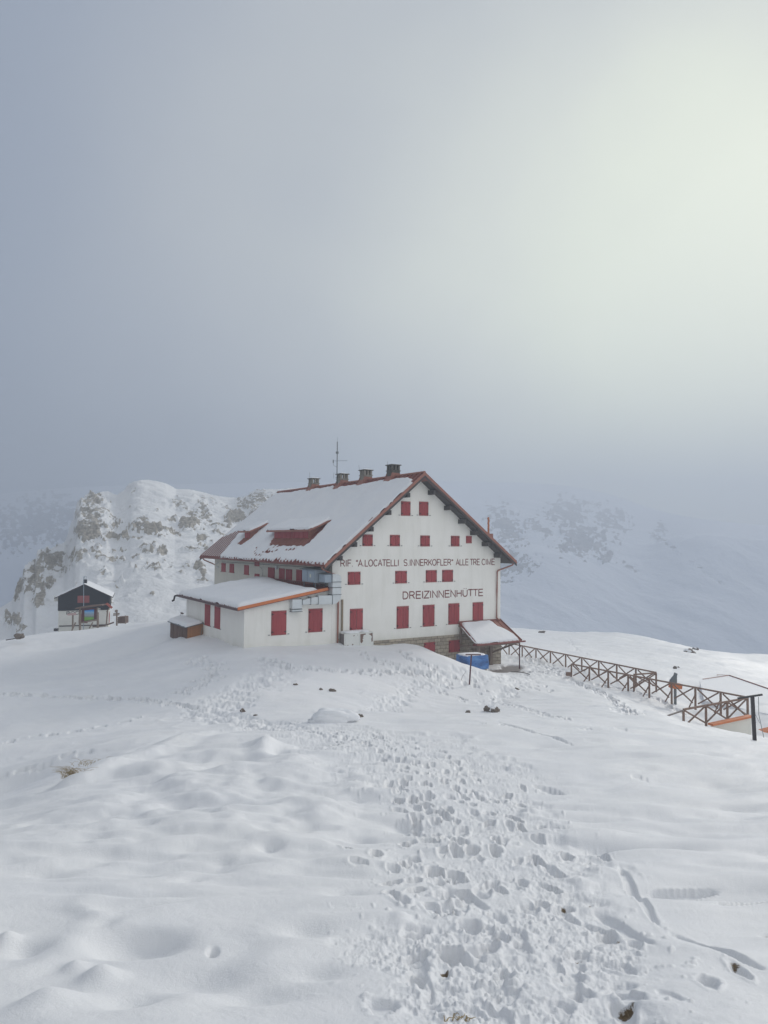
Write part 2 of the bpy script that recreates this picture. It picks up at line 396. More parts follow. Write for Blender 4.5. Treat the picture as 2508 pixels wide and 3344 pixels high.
# ============================ GROUND ============================
A0 = np.array([-3.7195487, 52.0]); GU = np.array([0.84674153, 0.53200449]); GS = np.array([-0.53200449, 0.84674153])
def HW(u, s): p = A0 + GU * u + GS * s; return float(p[0]), float(p[1])
CP = []   # ground control points x, y, z
for px, py, D in [(1254, 3344, 4.6), (0, 3344, 4.7), (2508, 3344, 4.7), (1254, 3000, 7.2), (0, 3000, 7.3), (2508, 3000, 7.3),
                  (1254, 2800, 9.8), (0, 2850, 9.0), (2508, 2800, 9.8), (600, 2650, 12.3), (1254, 2600, 14.0), (2100, 2650, 13.0), (2508, 2620, 13.8),
                  (1254, 2450, 20), (1254, 2375, 25.5), (1254, 2342, 29), (1254, 2318, 36.5), (1000, 2450, 19.5),
                  (2100, 2460, 19.5), (2100, 2392, 26.5), (2508, 2430, 25), (2508, 2424, 31), (2250, 2385, 31.5), (1950, 2357, 30.5), (1650, 2343, 29.5), (2200, 2368, 39.5),
                  (1600, 2310, 39), (1750, 2305, 42), (2000, 2300, 43.5), (2150, 2341, 39), (1450, 2300, 40), (1533, 2240, 47), (1250, 2275, 39), (1100, 2290, 35.5),
                  (1100, 2347, 27.5), (900, 2300, 33.5), (930, 2362, 27), (700, 2250, 38.5), (850, 2180, 43), (1000, 2150, 46.5), (1200, 2180, 47), (1400, 2200, 47.5),
                  (400, 2200, 46), (200, 2120, 62), (0, 2095, 68), (380, 2050, 83), (250, 2062, 83), (500, 2110, 58), (0, 2270, 41), (0, 2450, 29), (0, 2600, 23), (0, 2652, 15.5), (0, 2700, 13),
                  (230, 2545, 17.2), (200, 2480, 25), (350, 2380, 31.5), (500, 2300, 36.5), (650, 2348, 31), (500, 2440, 21.8), (760, 2385, 26),
                  (1665, 2195, 55.5), (1800, 2143, 66), (1700, 2110, 76), (1850, 2068, 110), (2100, 2078, 108), (2300, 2126, 103), (2508, 2122, 118), (2400, 2155, 85),
                  (2500, 2225, 65), (2200, 2185, 68), (2350, 2290, 50), (2508, 2330, 46), (1750, 2250, 48), (2400, 2402, 40.5), (2330, 2385, 39.5), (2460, 2412, 43), (1590, 2194, 50.5), (1500, 2180, 49.5), (1440, 2145, 50.5), (1640, 2205, 51)]:
    p = atd(px, py, D); CP.append(tuple(p))
for u, s, z in [(-6.7, -.3, -7.32), (-3, -.3, -7.3), (0, -.3, -7.42), (4, -.3, -7.66), (7, -.3, -7.95), (8.6, -.3, -8.6), (10.2, -.3, -9.5), (11.6, -.3, -9.95), (11, -2.5, -9.95), (9.3, -2.2, -9.3), (13, -1.5, -10.1), (16.5, -1, -10.2),
                (17, 5, -10.4), (18, 20, -10.8), (-7.2, 6, -7.35), (-8.4, 10, -7.7), (-8, 14, -7.8), (0, 30, -8.3), (10, 30, -10)]:
    x, y = HW(u, s); CP.append((x, y, z))
CP += [(0, 0, -1.62), (-4, 0, -1.6), (4, 0, -1.7), (0, -6, 0.2), (-25, -3, -1.0), (25, -3, -2.5), (-38, 89, -11.25), (-33, 86, -10.6), (-55, 100, -14.5), (-20, 108, -11.5),
       (-60, 40, -13), (45, 30, -13), (55, 70, -17), (-75, 75, -19)]
CP = np.array(CP)
def tps_fit(P, lam=0.02):
    n = len(P); d = np.hypot(P[:, None, 0] - P[None, :, 0], P[:, None, 1] - P[None, :, 1])
    K = np.where(d > 0, d * d * np.log(d + 1e-9), 0) + lam * np.eye(n)
    Q = np.c_[np.ones(n), P[:, :2]]
    A = np.block([[K, Q], [Q.T, np.zeros((3, 3))]])
    return np.linalg.solve(A, np.r_[P[:, 2], 0, 0, 0])
TW = tps_fit(CP)
def G(x, y):
    x = np.asarray(x, float); y = np.asarray(y, float); sh = x.shape; x = x.ravel(); y = y.ravel()
    z = TW[-3] + TW[-2] * x + TW[-1] * y
    for i in range(0, len(x), 60000):
        a = slice(i, i + 60000)
        d2 = (x[a, None] - CP[None, :, 0]) ** 2 + (y[a, None] - CP[None, :, 1]) ** 2 + 1e-12
        z[a] += (0.5 * d2 * np.log(d2)) @ TW[:-3]
    # beyond the plateau's edge the ground falls away into the valley
    r = np.hypot(x, y); e = 112 + 10 * np.clip(x / 60, -1, 1) + 6 * np.sin(x * 0.11)
    k = np.clip(r - e, 0, None)
    z -= np.minimum(k * k * 0.02, k * 0.75)
    return z.reshape(sh)
def at(px, py, lo=2.5, hi=112.0):
    """where the sight line through a point of the photograph first meets the ground"""
    d = rays(px, py); d = d / d[1]
    T = np.geomspace(lo, hi, 500); z = G(d[0] * T, T); h = d[2] * T - z
    k = np.argmax(h < 0)
    if h[k] >= 0: k = len(T) - 1
    T0 = T[max(k - 1, 0)]; T1 = T[k]
    for _ in range(12):
        m = (T0 + T1) / 2
        if d[2] * m < float(G(np.array([d[0] * m]), np.array([m]))[0]): T1 = m
        else: T0 = m
    return Vector((d[0] * T1, T1, float(G(np.array([d[0] * T1]), np.array([T1]))[0])))
def gz(x, y): return float(G(np.array([x]), np.array([y]))[0])

# rows get their spacing from the height of the eye above the slope, columns are even in angle
rr = [1.3]
while rr[-1] < 175:
    r = rr[-1]; H = 1.6 + 0.17 * min(r, 45)
    rr.append(r + min(1.25 * r * r / (712 * H) + 0.0015, 0.20 if r < 62 else 0.45))
RR = np.array(rr)
AZ = np.concatenate([np.linspace(-75, -31.5, 70)[:-1], np.linspace(-31.5, 31.5, 1050), np.linspace(31.5, 75, 70)[1:]]) * math.pi / 180
GX = RR[:, None] * np.sin(AZ)[None, :]; GY = RR[:, None] * np.cos(AZ)[None, :]
GZ = G(GX, GY)
DZ = np.zeros_like(GZ); BARE = np.zeros_like(GZ); WET = np.zeros_like(GZ)

def seg_dist(PX, PY, pts, wid):
    """distance to a polyline divided by its local half width"""
    best = np.full(PX.shape, 99.0)
    for (x0, y0), (x1, y1), w0, w1 in zip(pts[:-1], pts[1:], wid[:-1], wid[1:]):
        dx, dy = x1 - x0, y1 - y0; L2 = dx * dx + dy * dy + 1e-9
        t = np.clip(((PX - x0) * dx + (PY - y0) * dy) / L2, 0, 1)
        d = np.hypot(PX - x0 - t * dx, PY - y0 - t * dy) / (w0 + (w1 - w0) * t)
        best = np.minimum(best, d)
    return best
# --- the broad trampled trail
TR = [(880, 2372, 90), (1060, 2388, 170), (1230, 2420, 230), (1360, 2470, 250), (1440, 2550, 270), (1530, 2640, 265), (1600, 2740, 275), (1640, 2860, 315), (1660, 3000, 370), (1720, 3160, 430), (1790, 3340, 480)]
tp = []; tw = []
for px, py, h in TR:
    a = at(px, py); b = at(px + h, py); tp.append((a.x, a.y)); tw.append((b - a).length)
trail_d = seg_dist(GX, GY, tp, tw)
wob = fbm(GX * .8, GY * .8, 4, 5, .6) * 0.9 + fbm(GX * 4, GY * 4, 2, 6) * 0.18
TRAIL = smooth(1.2, 0.62, trail_d + wob)
PR = [(880, 2150, .7), (880, 2200, 1.3), (800, 2250, 1.5), (720, 2290, 1.5), (700, 2335, 1.3), (850, 2360, 1.0), (930, 2372, .9)]
pp = [at(a, b) for a, b, c in PR]
TRAIL2 = smooth(1.15, 0.6, seg_dist(GX, GY, [(p.x, p.y) for p in pp], [c for a, b, c in PR]) + wob)
def band(pts, w, soft=0.5):
    q = [at(a, b) for a, b in pts]
    return smooth(1.2, soft, seg_dist(GX, GY, [(p.x, p.y) for p in q], [w] * len(q)) + wob * 1.2)
TRAIL3 = np.maximum(band([(1225, 2325), (1290, 2285), (1370, 2240), (1430, 2205)], .8), band([(1600, 2300), (1660, 2265), (1700, 2235), (1640, 2215)], .8))
TRAIL3 = np.maximum(TRAIL3, band([(1250, 2195), (1420, 2205), (1600, 2215), (1760, 2200), (1700, 2150)], 1.2) * .7)
TRAIL3 = np.maximum(TRAIL3, band([(1850, 2215), (1950, 2255), (2010, 2290), (2070, 2340)], .7) * .8)
TT = np.maximum.reduce([TRAIL, TRAIL2 * .8, TRAIL3 * .8])

# --- wind forms: long soft ripples, drifts, lumps
near = np.exp(-np.hypot(GX, GY) / 40)
rightside = smooth(0.5, 4, GX - GY * 0.12)
wx = GX * 0.42 + GY * 0.10; wy = GY * 1.05 - GX * 0.12
rip = fbm(wx + .6 * vn(GX * .7, GY * .7, 3), wy, 3, 21, 0.45)
DZ += rip * 0.125 * (0.35 + 0.65 * rightside) * (1 - TRAIL)
DZ += fbm(GX * 0.33, GY * 0.55, 4, 31, .42) * 0.14 * (1 - .5 * TRAIL)
bil = np.abs(fbm(GX * .55, GY * .8, 2, 55)); DZ += smooth(.28, 0, bil) * 0.07 * (1 - rightside) * near * (1 - TRAIL)
DZ += fbm(GX * 0.08, GY * 0.08, 3, 41) * 0.35 * smooth(20, 60, np.hypot(GX, GY))
DZ += fbm(GX * 9, GY * 12, 3, 61, .6) * 0.0045
DZ += vn(GX * 1.3, GY * 22, 71) * 0.004 * smooth(1, 3, GX - GY * .1) * smooth(12, 5, GY)
# left of the trail: the hummocky unfinished snow
hum = smooth(7, 12, GY) * smooth(24, 16, GY) * smooth(3, -1, GX) * smooth(-9, -4, GX)
DZ += (fbm(GX * .9, GY * 1.3, 3, 81) * 0.20) * hum
# trampled surface: lumps, crumbs, pits
lump = fbm(GX * 2.6, GY * 2.6, 5, 91, .56); cr1 = np.abs(fbm(GX * 5.2, GY * 5.2, 4, 101, .55)); cr2 = np.abs(fbm(GX * 14, GY * 14, 3, 111, .6))
kf = smooth(5, 16, np.hypot(GX, GY))
al = GX * .97 - GY * .25; ac = GX * .25 + GY * .97
stre = fbm(al * 6.5, ac * 2.6, 4, 97, .6)
lumpn = stre * .5 + fbm(GX * 3.4, GY * 3.4, 4, 92, .5); cr1n = np.abs(fbm(GX * 8.5, GY * 8.5, 3, 102, .5)); cr2n = np.abs(fbm(GX * 22, GY * 22, 3, 112, .55))
patch = smooth(-.25, .2, fbm(GX * 1.5, GY * 1.5, 2, 95)) * .65 + .35
DZ += .72 * TRAIL * patch * ((1 - kf) * (-0.02 + lumpn * 0.065 + (0.16 - cr1n) * 0.06 + (0.12 - cr2n) * 0.022 + np.maximum(fbm(GX * 15, GY * 15, 3, 99, .6) - .12, 0) * .055) + kf * (-0.05 + lump * 0.075 + (0.16 - cr1) * 0.075 + (0.12 - cr2) * 0.02))
DZ += np.maximum(TRAIL2, TRAIL3) * (-0.05 + fbm(GX * 2.3, GY * 2.3, 4, 121, .6) * 0.16)
speck = np.clip(fbm(GX * 11, GY * 11, 2, 131) - .40, 0, 1) * smooth(1.9, .9, trail_d)
DZ += speck * 0.12

def window(cx, cy, R):
    r = math.hypot(cx, cy); a = math.atan2(cx, cy); da = R / max(r, .5)
    i0, i1 = np.searchsorted(RR, [r - R, r + R]); j0, j1 = np.searchsorted(AZ, [a - da, a + da])
    return slice(max(i0 - 1, 0), i1 + 1), slice(max(j0 - 1, 0), j1 + 1)
def foot(cx, cy, ang, ln=0.17, wd=0.085, dep=0.10, rim=0.25, seed=0):
    w = window(cx, cy, ln * 3)
    x = GX[w] - cx; y = GY[w] - cy
    if x.size == 0: return
    c, s = math.cos(ang), math.sin(ang)
    a = (x * c + y * s) / ln; b = (-x * s + y * c) / wd
    b = b * (1 + 0.18 * a)
    nz_ = vn(GX[w] * 11 + seed, GY[w] * 11, 7) * .38 + vn(GX[w] * 27, GY[w] * 27 + seed, 8) * .22
    nz_ = nz_ * (1.0 if ln < .23 else .35)
    d = np.sqrt(a * a * .9 + b * b) + nz_; q_r = smooth(3, 14, math.hypot(cx, cy)) * .6 + .4; dep = dep * q_r * .85
    k = -smooth(1.2, 0.85, d) * dep + rim * dep * np.exp(-((d - 1.45) / .28) ** 2) * (0.6 + nz_ * 2)
    DZ[w] += k
random.seed(11)
def track(pts, step=0.62, dep=0.10, jit=0.10, ln=.16, wd=.08, scatter=0.0, double=1):
    q = [at(a, b) for a, b in pts]
    for rep in range(double):
        side = 1; carry = random.random() * step
        for p0, p1 in zip(q[:-1], q[1:]):
            v = Vector((p1.x - p0.x, p1.y - p0.y)); L = v.length
            if L < .05: continue
            ang = math.atan2(v.y, v.x); t = carry
            while t < L:
                side = -side; o = side * .13 + max(-1.5 * scatter, min(1.5 * scatter, random.gauss(0, scatter)))
                x = p0.x + v.x * t / L - math.sin(ang) * o + random.gauss(0, jit); y = p0.y + v.y * t / L + math.cos(ang) * o + random.gauss(0, jit)
                foot(x, y, ang + random.gauss(0, .25), ln * random.uniform(.85, 1.25), wd * random.uniform(.85, 1.3), dep * random.uniform(.7, 1.3), .3, t * 3)
                t += step * random.uniform(.85, 1.15)
            carry = t - L
track([(0, 2272), (150, 2276), (330, 2272), (500, 2284), (640, 2312)], .5, .17, .12, .2, .13, .12, 2)
track([(0, 2428), (60, 2412), (230, 2392), (430, 2352), (490, 2335)], .75, .15, .08, .22, .12)
track([(0, 2537), (150, 2500), (330, 2452)], .7, .13, .06, .26, .12)
track([(640, 2150), (700, 2180), (680, 2220), (590, 2262)], .45, .14, .2, .18, .11, .35, 3)
track([(850, 2150), (950, 2180), (1100, 2192), (1250, 2196), (1400, 2203)], .45, .16, .15, .2, .12, .2, 3)
track([(1170, 2125), (1220, 2158), (1300, 2180), (1360, 2200)], .5, .14, .15, .18, .11, .15, 2)
track([(1310, 2125), (1330, 2150), (1390, 2170), (1440, 2200)], .5, .14, .15, .18, .11, .15, 2)
track([(1550, 2220), (1570, 2260), (1640, 2290)], .6, .14, .15, .2, .12, .1)
track([(1480, 2210), (1460, 2260), (1500, 2290)], .6, .12, .25, .2, .12, .3, 2)
track([(1640, 2300), (1750, 2322), (1850, 2352)], .3, .10, .03, .22, .14)
track([(1870, 2218), (1960, 2262), (2010, 2290), (2070, 2340)], .42, .19, .1, .22, .13, .2, 3)
track([(1950, 2232), (2060, 2252), (2150, 2282), (2230, 2325)], .42, .2, .05, .24, .13, .04, 1)
track([(1700, 2140), (1750, 2165), (1850, 2200), (1700, 2190)], .5, .14, .3, .2, .12, .5, 5)
track([(1650, 2225), (1760, 2240), (1800, 2260)], .6, .12, .2, .2, .1, .2, 1)
track([(1845, 2078), (1870, 2110), (1880, 2122), (1915, 2135), (1925, 2160)], .9, .09, .1, .2, .12, .1)
track([(1560, 2360), (1650, 2370), (1850, 2378), (2060, 2385)], .9, .08, .1, .2, .08, .1)
track([(880, 2372), (1060, 2388), (1230, 2420), (1360, 2470), (1440, 2550), (1530, 2640), (1600, 2740), (1640, 2860), (1660, 3000), (1720, 3160), (1790, 3340)], .55, .085, .10, .16, .065, .6, 3)
track([(1300, 2540), (1380, 2640), (1430, 2760), (1440, 2880), (1480, 3000), (1430, 3150), (1500, 3300)], .5, .10, .10, .15, .075, .25, 3)
track([(1060, 2388), (1230, 2420), (1360, 2470), (1480, 2550), (1600, 2640), (1700, 2740), (1780, 2860), (1850, 3000), (1930, 3160), (2000, 3340)], .55, .10, .2, .16, .055, .8, 1)
track([(1150, 2750), (1220, 2790), (1290, 2860)], .4, .09, .05, .12, .06, .05)
def drag(a, b, w=.075, dep=.12, n=5):
    p = at(*a); q = at(*b); ang = math.atan2(q.y - p.y, q.x - p.x)
    L = math.hypot(q.x - p.x, q.y - p.y)
    cx, cy = (p.x + q.x) / 2, (p.y + q.y) / 2
    foot(cx, cy, ang, L / 2, w, dep, .08, 3)
drag((2135, 2905), (2325, 2890), .085, .10); drag((2350, 2950), (2560, 2925), .07, .07); drag((2215, 3060), (2470, 3170), .075, .12)
drag((2030, 2850), (2140, 3010), .06, .09); drag((1960, 2990), (2120, 3090), .08, .10); drag((1640, 2360), (1850, 2420), .12, .1)
drag((1750, 2560), (1840, 2580), .1, .08); drag((1440, 3100), (1560, 3160), .1, .1); drag((1460, 2900), (1580, 2960), .09, .1); drag((1530, 3240), (1620, 3290), .05, .06)
drag((2060, 2530), (2120, 2538), .1, .04); drag((2150, 3260), (2230, 3300), .05, .05)
for px, py in [(1380, 2610), (1430, 2655), (1600, 2690), (1660, 2590), (1700, 2625), (1560, 2800), (1760, 2820), (1850, 2790), (1500, 2870), (1840, 2975), (1980, 3060), (1890, 3120), (1870, 3190), (1590, 3105), (1480, 3110), (1360, 3120), (1640, 3180), (2060, 3270), (1900, 3250), (1360, 3050), (1280, 2880), (1275, 2925), (1350, 3190)]:
    p = at(px, py); foot(p.x, p.y, random.uniform(.6, 2.2), .13, .08, .11, .35, px)
# soft hollows and holes in the untouched snow on the left
def dent(px, py, rx, ry, dep, ang=0.0, pw=1.0):
    p = at(px, py); kk_ = 1.45 if py > 2900 else 1.15; rx *= kk_; ry *= kk_; dep *= kk_; w = window(p.x, p.y, max(rx, ry) * 2.6); x = GX[w] - p.x; y = GY[w] - p.y
    c, s = math.cos(ang), math.sin(ang); a = (x * c + y * s) / rx; b = (-x * s + y * c) / ry
    DZ[w] -= dep * np.exp(-(a * a + b * b) ** pw)
for a in [(440, 3085, .30, .18, .12, -.1, 1.6), (340, 3040, .10, .12, .05), (695, 3108, .03, .06, .06, .2, 1.5), (90, 3105, .12, .10, .06), (330, 3180, -.11, .10, -.08), (245, 3150, .07, .07, -.05), (25, 3090, .06, .07, -.05),
          (430, 3250, .16, .16, .08), (150, 3270, .14, .12, -.06), (1070, 2848, .05, .06, .05, 0, 1.4), (880, 2755, .16, .13, .10, .4), (750, 2785, .14, .10, -.03), (740, 2790, .12, .08, .05, .6), (620, 2860, .14, .07, .05, .7),
          (490, 2975, .30, .06, .06, .55), (700, 3190, .30, .16, .09), (850, 3230, .26, .14, .06), (1000, 3050, .18, .14, .08), (1130, 2920, .16, .12, .06), (1040, 3170, .15, .10, .05),
          (580, 2612, .30, .3, .11), (800, 2625, .28, .22, .10), (940, 2655, .30, .25, .16), (1165, 2590, .32, .28, .16), (1310, 2685, .30, .25, .18), (1180, 2720, .2, .2, .08), (320, 2748, .45, .12, .06), (520, 2820, .5, .12, .05),
          (200, 2920, .5, .12, .06), (430, 2935, .55, .1, .06), (390, 2525, .45, .5, .12), (480, 2555, .5, .5, .12), (640, 2468, .9, .5, .18), (750, 2475, .7, .5, .2), (870, 2440, .35, .9, -.3, .2), (905, 2452, .25, .5, .25, .2), (1000, 2420, .7, .5, .15),
          (2060, 2700, .7, .2, .05), (1900, 2760, .8, .2, .05), (2250, 2760, .8, .2, .05), (2200, 2500, 1.1, .5, .10), (2350, 2560, 1.1, .5, .10), (1980, 2480, 1.2, .5, .09), (2400, 2440, 1.2, .5, .12), (2150, 2430, 1.3, .6, .1), (1760, 2430, 1, .5, .08)]:
    dent(*a)
rd_ = random.Random(77)
for k in range(170):
    px = rd_.uniform(1450, 2600); py = 2365 + (rd_.random() ** .9) * 560
    if px < 1560 + (py - 2365) * 1.1 * .6: continue
    dent(px, py, rd_.uniform(.30, .75), rd_.uniform(.10, .22), rd_.uniform(.02, .055), rd_.uniform(-.25, .15))
for k in range(130):
    px = rd_.uniform(150, 1250); py = 2400 + (rd_.random() ** .9) * 480
    if px > 1000 + (py - 2365) * .3 or px < 700 - (py - 2400) * 2.4: continue
    dent(px, py, rd_.uniform(.20, .5), rd_.uniform(.12, .28), rd_.uniform(-.03, .085), rd_.uniform(-.4, .5))
# drift edge with a snow-buried rock rib running from the crest towards the lower left
rib = [at(770, 2378), at(640, 2400), at(500, 2450), at(380, 2490), at(250, 2540)]
rd = seg_dist(GX, GY, [(p.x, p.y) for p in rib], [.45, .5, .6, .5, .4])
DZ += .14 * np.exp(-(rd + wob * .7) ** 2) - .12 * np.exp(-((rd - 1.6) / .6) ** 2) * smooth(0, 1, GX * 0 + 1) * .5
# the pile of snow leaning against the house front
# patches of bare earth showing in the trodden trail
for px, py, r in [(1575, 2925, .06), (2012, 3068, .05), (1893, 3122, .045), (1878, 3205, .06), (1592, 3108, .06), (2045, 3292, .07), (1452, 3168, .05), (2400, 3165, .05), (2508, 3040, .07), (1695, 2900, .04), (1690, 2500, .0), (1930, 2962, .035),
                  (2330, 3085, .04), (1638, 2992, .03), (1840, 2965, .04), (1480, 2850, .03), (2020, 3335, .04), (1770, 2950, .03)]:
    if r == 0: continue
    p = at(px, py); w = window(p.x, p.y, r * 3); d = np.hypot(GX[w] - p.x, GY[w] - p.y) / r
    r *= .85; w = window(p.x, p.y, r * 3); d = np.hypot(GX[w] - p.x, GY[w] - p.y) / r
    BARE[w] = np.maximum(BARE[w], np.exp(-(d / 1.25) ** 2) * .78); DZ[w] -= np.exp(-d * d) * .035
# wet bare ground by the porch
wxy = [HW(12.2, -3.0), HW(14.2, -3.4), HW(15.8, -1.8)]
wd_ = seg_dist(GX, GY, wxy, [.75, .9, .8]) + fbm(GX * 1.5, GY * 1.5, 3, 9) * .6
WET = smooth(1.1, .8, wd_) * .8 + smooth(1.4, 1.1, wd_) * .12
DZ *= 1 - .8 * smooth(1.3, .9, wd_); DZ -= .05 * smooth(1.2, .9, wd_)
# keep the ground out of the buildings
ground = grid_mesh('snow_ground', GX, GY, GZ + DZ, M_SNOW, {'bare': BARE, 'wet': WET}, flip=True)
tag(ground, kind='structure')
# the ground behind the camera
a = np.linspace(75, 285, 60) * math.pi / 180; r = np.geomspace(1.3, 120, 40)
BX = r[:, None] * np.sin(a)[None, :]; BY = r[:, None] * np.cos(a)[None, :]
bz = G(BX, BY); bz = np.where(BY < -6, np.maximum(np.minimum(bz, 3), -20), bz)
b2 = grid_mesh('snow_slope', BX, BY, bz, M_SNOW, {'bare': BX * 0, 'wet': BX * 0}, flip=True); tag(b2, kind='structure')
a = np.linspace(0, 360, 25) * math.pi / 180; r = np.array([0.0, 0.7, 1.3])
BX = r[:, None] * np.sin(a)[None, :]; BY = r[:, None] * np.cos(a)[None, :]
b3 = grid_mesh('snow_underfoot', BX, BY, G(BX, BY), M_SNOW, {'bare': BX * 0, 'wet': BX * 0}, flip=True); tag(b3, kind='structure')

# ============================ HILL AND MOUNTAINS ============================
def cols_from_px(pts, t):
    """tangent of elevation (on the sky line) by tangent of azimuth, from photo outline points"""
    px = np.array([p[0] for p in pts], float); py = np.array([p[1] for p in pts], float)
    d = rays(px, py); return np.interp(t, d[:, 0] / d[:, 1], d[:, 2] / d[:, 1])
def proj(X, Y, Z):
    M3 = np.array([[0.9999621218055044, -0.008703732201401873, 0.0],
                   [-0.0003689837794789248, -0.04239213644235648, -0.999100981192003],
                   [0.008695907382453044, 0.9990631370507166, -0.04239374224077047]])
    c = np.stack([X, Y, Z], -1) @ M3
    return 1254 + F * c[..., 0] / -c[..., 2], 1672 - F * c[..., 1] / -c[..., 2]
HILLP = [(-700, 2150), (-300, 2080), (0, 1985), (40, 1958), (58, 1908), (72, 1886), (80, 1850), (84, 1845), (117, 1836), (121, 1797), (157, 1793), (212, 1771), (226, 1722), (244, 1680), (251, 1646), (266, 1626), (304, 1613), (353, 1606), (380, 1619),
         (407, 1598), (434, 1573), (461, 1566), (510, 1571), (542, 1581), (575, 1598), (624, 1597), (678, 1611), (754, 1625), (797, 1627), (835, 1603), (890, 1596), (1000, 1592), (1150, 1596), (1300, 1612), (1386, 1650), (1450, 1730), (1540, 1850), (1600, 1960), (1630, 2060), (1680, 2150), (1800, 2230)]
tt = np.linspace(-0.92, 0.30, 760)
E = cols_from_px(HILLP, tt)
Dc = np.interp(tt, [-.9, -.54, -.48, -.43, -.36, -.2, 0, .15, .3], [120, 150, 170, 205, 240, 262, 270, 250, 200])
ss = np.concatenate([np.linspace(0, 1, 560), 1 + np.geomspace(.004, 1.0, 40)])
D0 = np.interp(tt, [-.9, -.54, -.40, -.2, .1, .3], [100, 104, 108, 116, 125, 125])
zb = np.interp(tt, [-.9, -.54, -.40, -.2, .1, .3], [-26, -20, -14.0, -13.5, -17, -30])
HD = D0[None, :] + (Dc - D0)[None, :] * ss[:, None]
pf = np.where(ss < 1, ss ** 0.92, 1.0)
HZ = zb[None, :] + (E * Dc - zb)[None, :] * pf[:, None]
back = np.clip(ss - 1, 0, None)[:, None]; HZ = HZ - back * 60 - (back > 0) * 0
HX = tt[None, :] * HD
vis = (ss <= 1)[:, None]
PX, PY = proj(HX, HD, HZ)
RK = [(305, 1685, 58, 76, 0, .80), (283, 1738, 60, 28, 0, 1.1), (399, 1757, 54, 9, 0, 1.2), (470, 1733, 84, 14, 9, 1.2), (624, 1709, 38, 18, 0, 1.2), (567, 1698, 16, 11, 0, 1), (655, 1672, 42, 18, 10, .75), (775, 1692, 42, 14, 0, 1.1),
      (835, 1640, 64, 30, -20, .75), (255, 1812, 30, 30, 0, 1), (160, 1830, 40, 32, 0, 1), (120, 1895, 42, 58, -20, 1.05), (60, 1925, 16, 34, 10, 1.1), (40, 2028, 32, 20, -25, 1.0), (75, 2045, 24, 9, -25, .9), (360, 1828, 44, 12, 8, .95), (480, 1795, 24, 16, 0, .95),
      (528, 1802, 18, 14, 0, 1.1), (510, 1852, 34, 12, 0, .95), (557, 1852, 10, 8, 0, 1.1), (652, 1865, 30, 12, 28, 1.15), (660, 1765, 20, 10, 0, .9), (725, 1723, 32, 6, 0, 1), (455, 1694, 32, 10, 0, .75), (430, 1606, 26, 7, -20, .5),
      (380, 1898, 20, 7, 0, 1), (497, 1938, 10, 4, 0, .9), (512, 1657, 9, 5, 0, .9), (1650, 1770, 60, 120, -28, .66), (1690, 1865, 42, 24, 0, .72), (620, 1800, 26, 8, 10, .8), (700, 1800, 26, 8, 20, .9), (560, 1745, 30, 8, 20, .85), (630, 1690, 22, 10, 0, .7), (300, 1640, 45, 26, 0, .8),
      (205, 1850, 30, 18, -20, .7), (330, 1870, 18, 8, 0, .7), (690, 1640, 40, 10, 15, .6), (590, 1650, 30, 9, 10, .6), (1100, 1640, 60, 20, 0, .6), (1300, 1640, 60, 20, 0, .6), (720, 1750, 36, 7, 8, .9), (130, 1945, 28, 18, -30, .8)]
rng = random.Random(5)
for k in range(150):
    x = rng.uniform(150, 980); y = rng.uniform(1640, 1990)
    if y > 1960 - max(0, (300 - x)) * .1 and x > 350: continue
    big = rng.random() ** 2.5
    for q in range(1 + int(big * 4)):
        RK.append((x + rng.gauss(0, 14) * (q > 0), y + rng.gauss(0, 5) * (q > 0), 3 + big * rng.uniform(6, 26), 1.5 + big * rng.uniform(1, 4.5), rng.uniform(-8, 22), rng.uniform(.6, .95)))
def rockmask(PX, PY, RK, fr=1.0, am_=1.1):
    M = np.zeros_like(PX)
    nx = fbm(PX * .035 * fr, PY * .06 * fr, 5, 201, .62) * am_
    for cx, cy, rx, ry, an, am in RK:
        m = (np.abs(PX - cx) < max(rx, ry) * 1.7) & (np.abs(PY - cy) < max(rx, ry) * 1.7)
        if not m.any(): continue
        x = PX[m] - cx; y = PY[m] - cy; c, s = math.cos(math.radians(an)), math.sin(math.radians(an))
        a = (x * c + y * s) / rx; b = (-x * s + y * c) / ry
        d = np.sqrt(a * a + b * b) + nx[m]
        M[m] = np.maximum(M[m], am * smooth(1.35, .55, d))
    return M
RM = rockmask(PX, PY, RK) * vis
# strata: ledges step up the slope inside the rock, snow lies on their treads
sx = HX * .12; sy = HD * .12
hn = fbm(HX * .05, HD * .05, 5, 211, .55)
led = HZ * .55 + hn * 3; stepz = (np.floor(led) + smooth(.25, .95, led - np.floor(led))) - led
fine = fbm(HX * .6, HD * .6, 5, 221, .6)
HZ2 = HZ + RM * (0.5 + stepz * 1.5 + fine * 1.6) + fbm(HX * .03, HD * .04, 5, 231, .5) * 4.0 * np.clip(ss, 0, .92)[:, None] * (1 - smooth(.9, 1, ss))[:, None] + fbm(HX * .25, HD * .25, 4, 241, .5) * .5
tread = smooth(.35, .0, led - np.floor(led))
l2 = HZ * 1.05 + hn * 4; tread2 = smooth(.5, .15, l2 - np.floor(l2))
RA = np.clip(RM * .88 - tread2 * .30 - tread * .14 - .16 * np.clip(fine, -1, 1), 0, 1.2)
hill = grid_mesh('rocky_snow_hill', HX, HD, HZ2, M_HILL, {'rock': RA}, flip=True)
tag(hill, kind='structure')

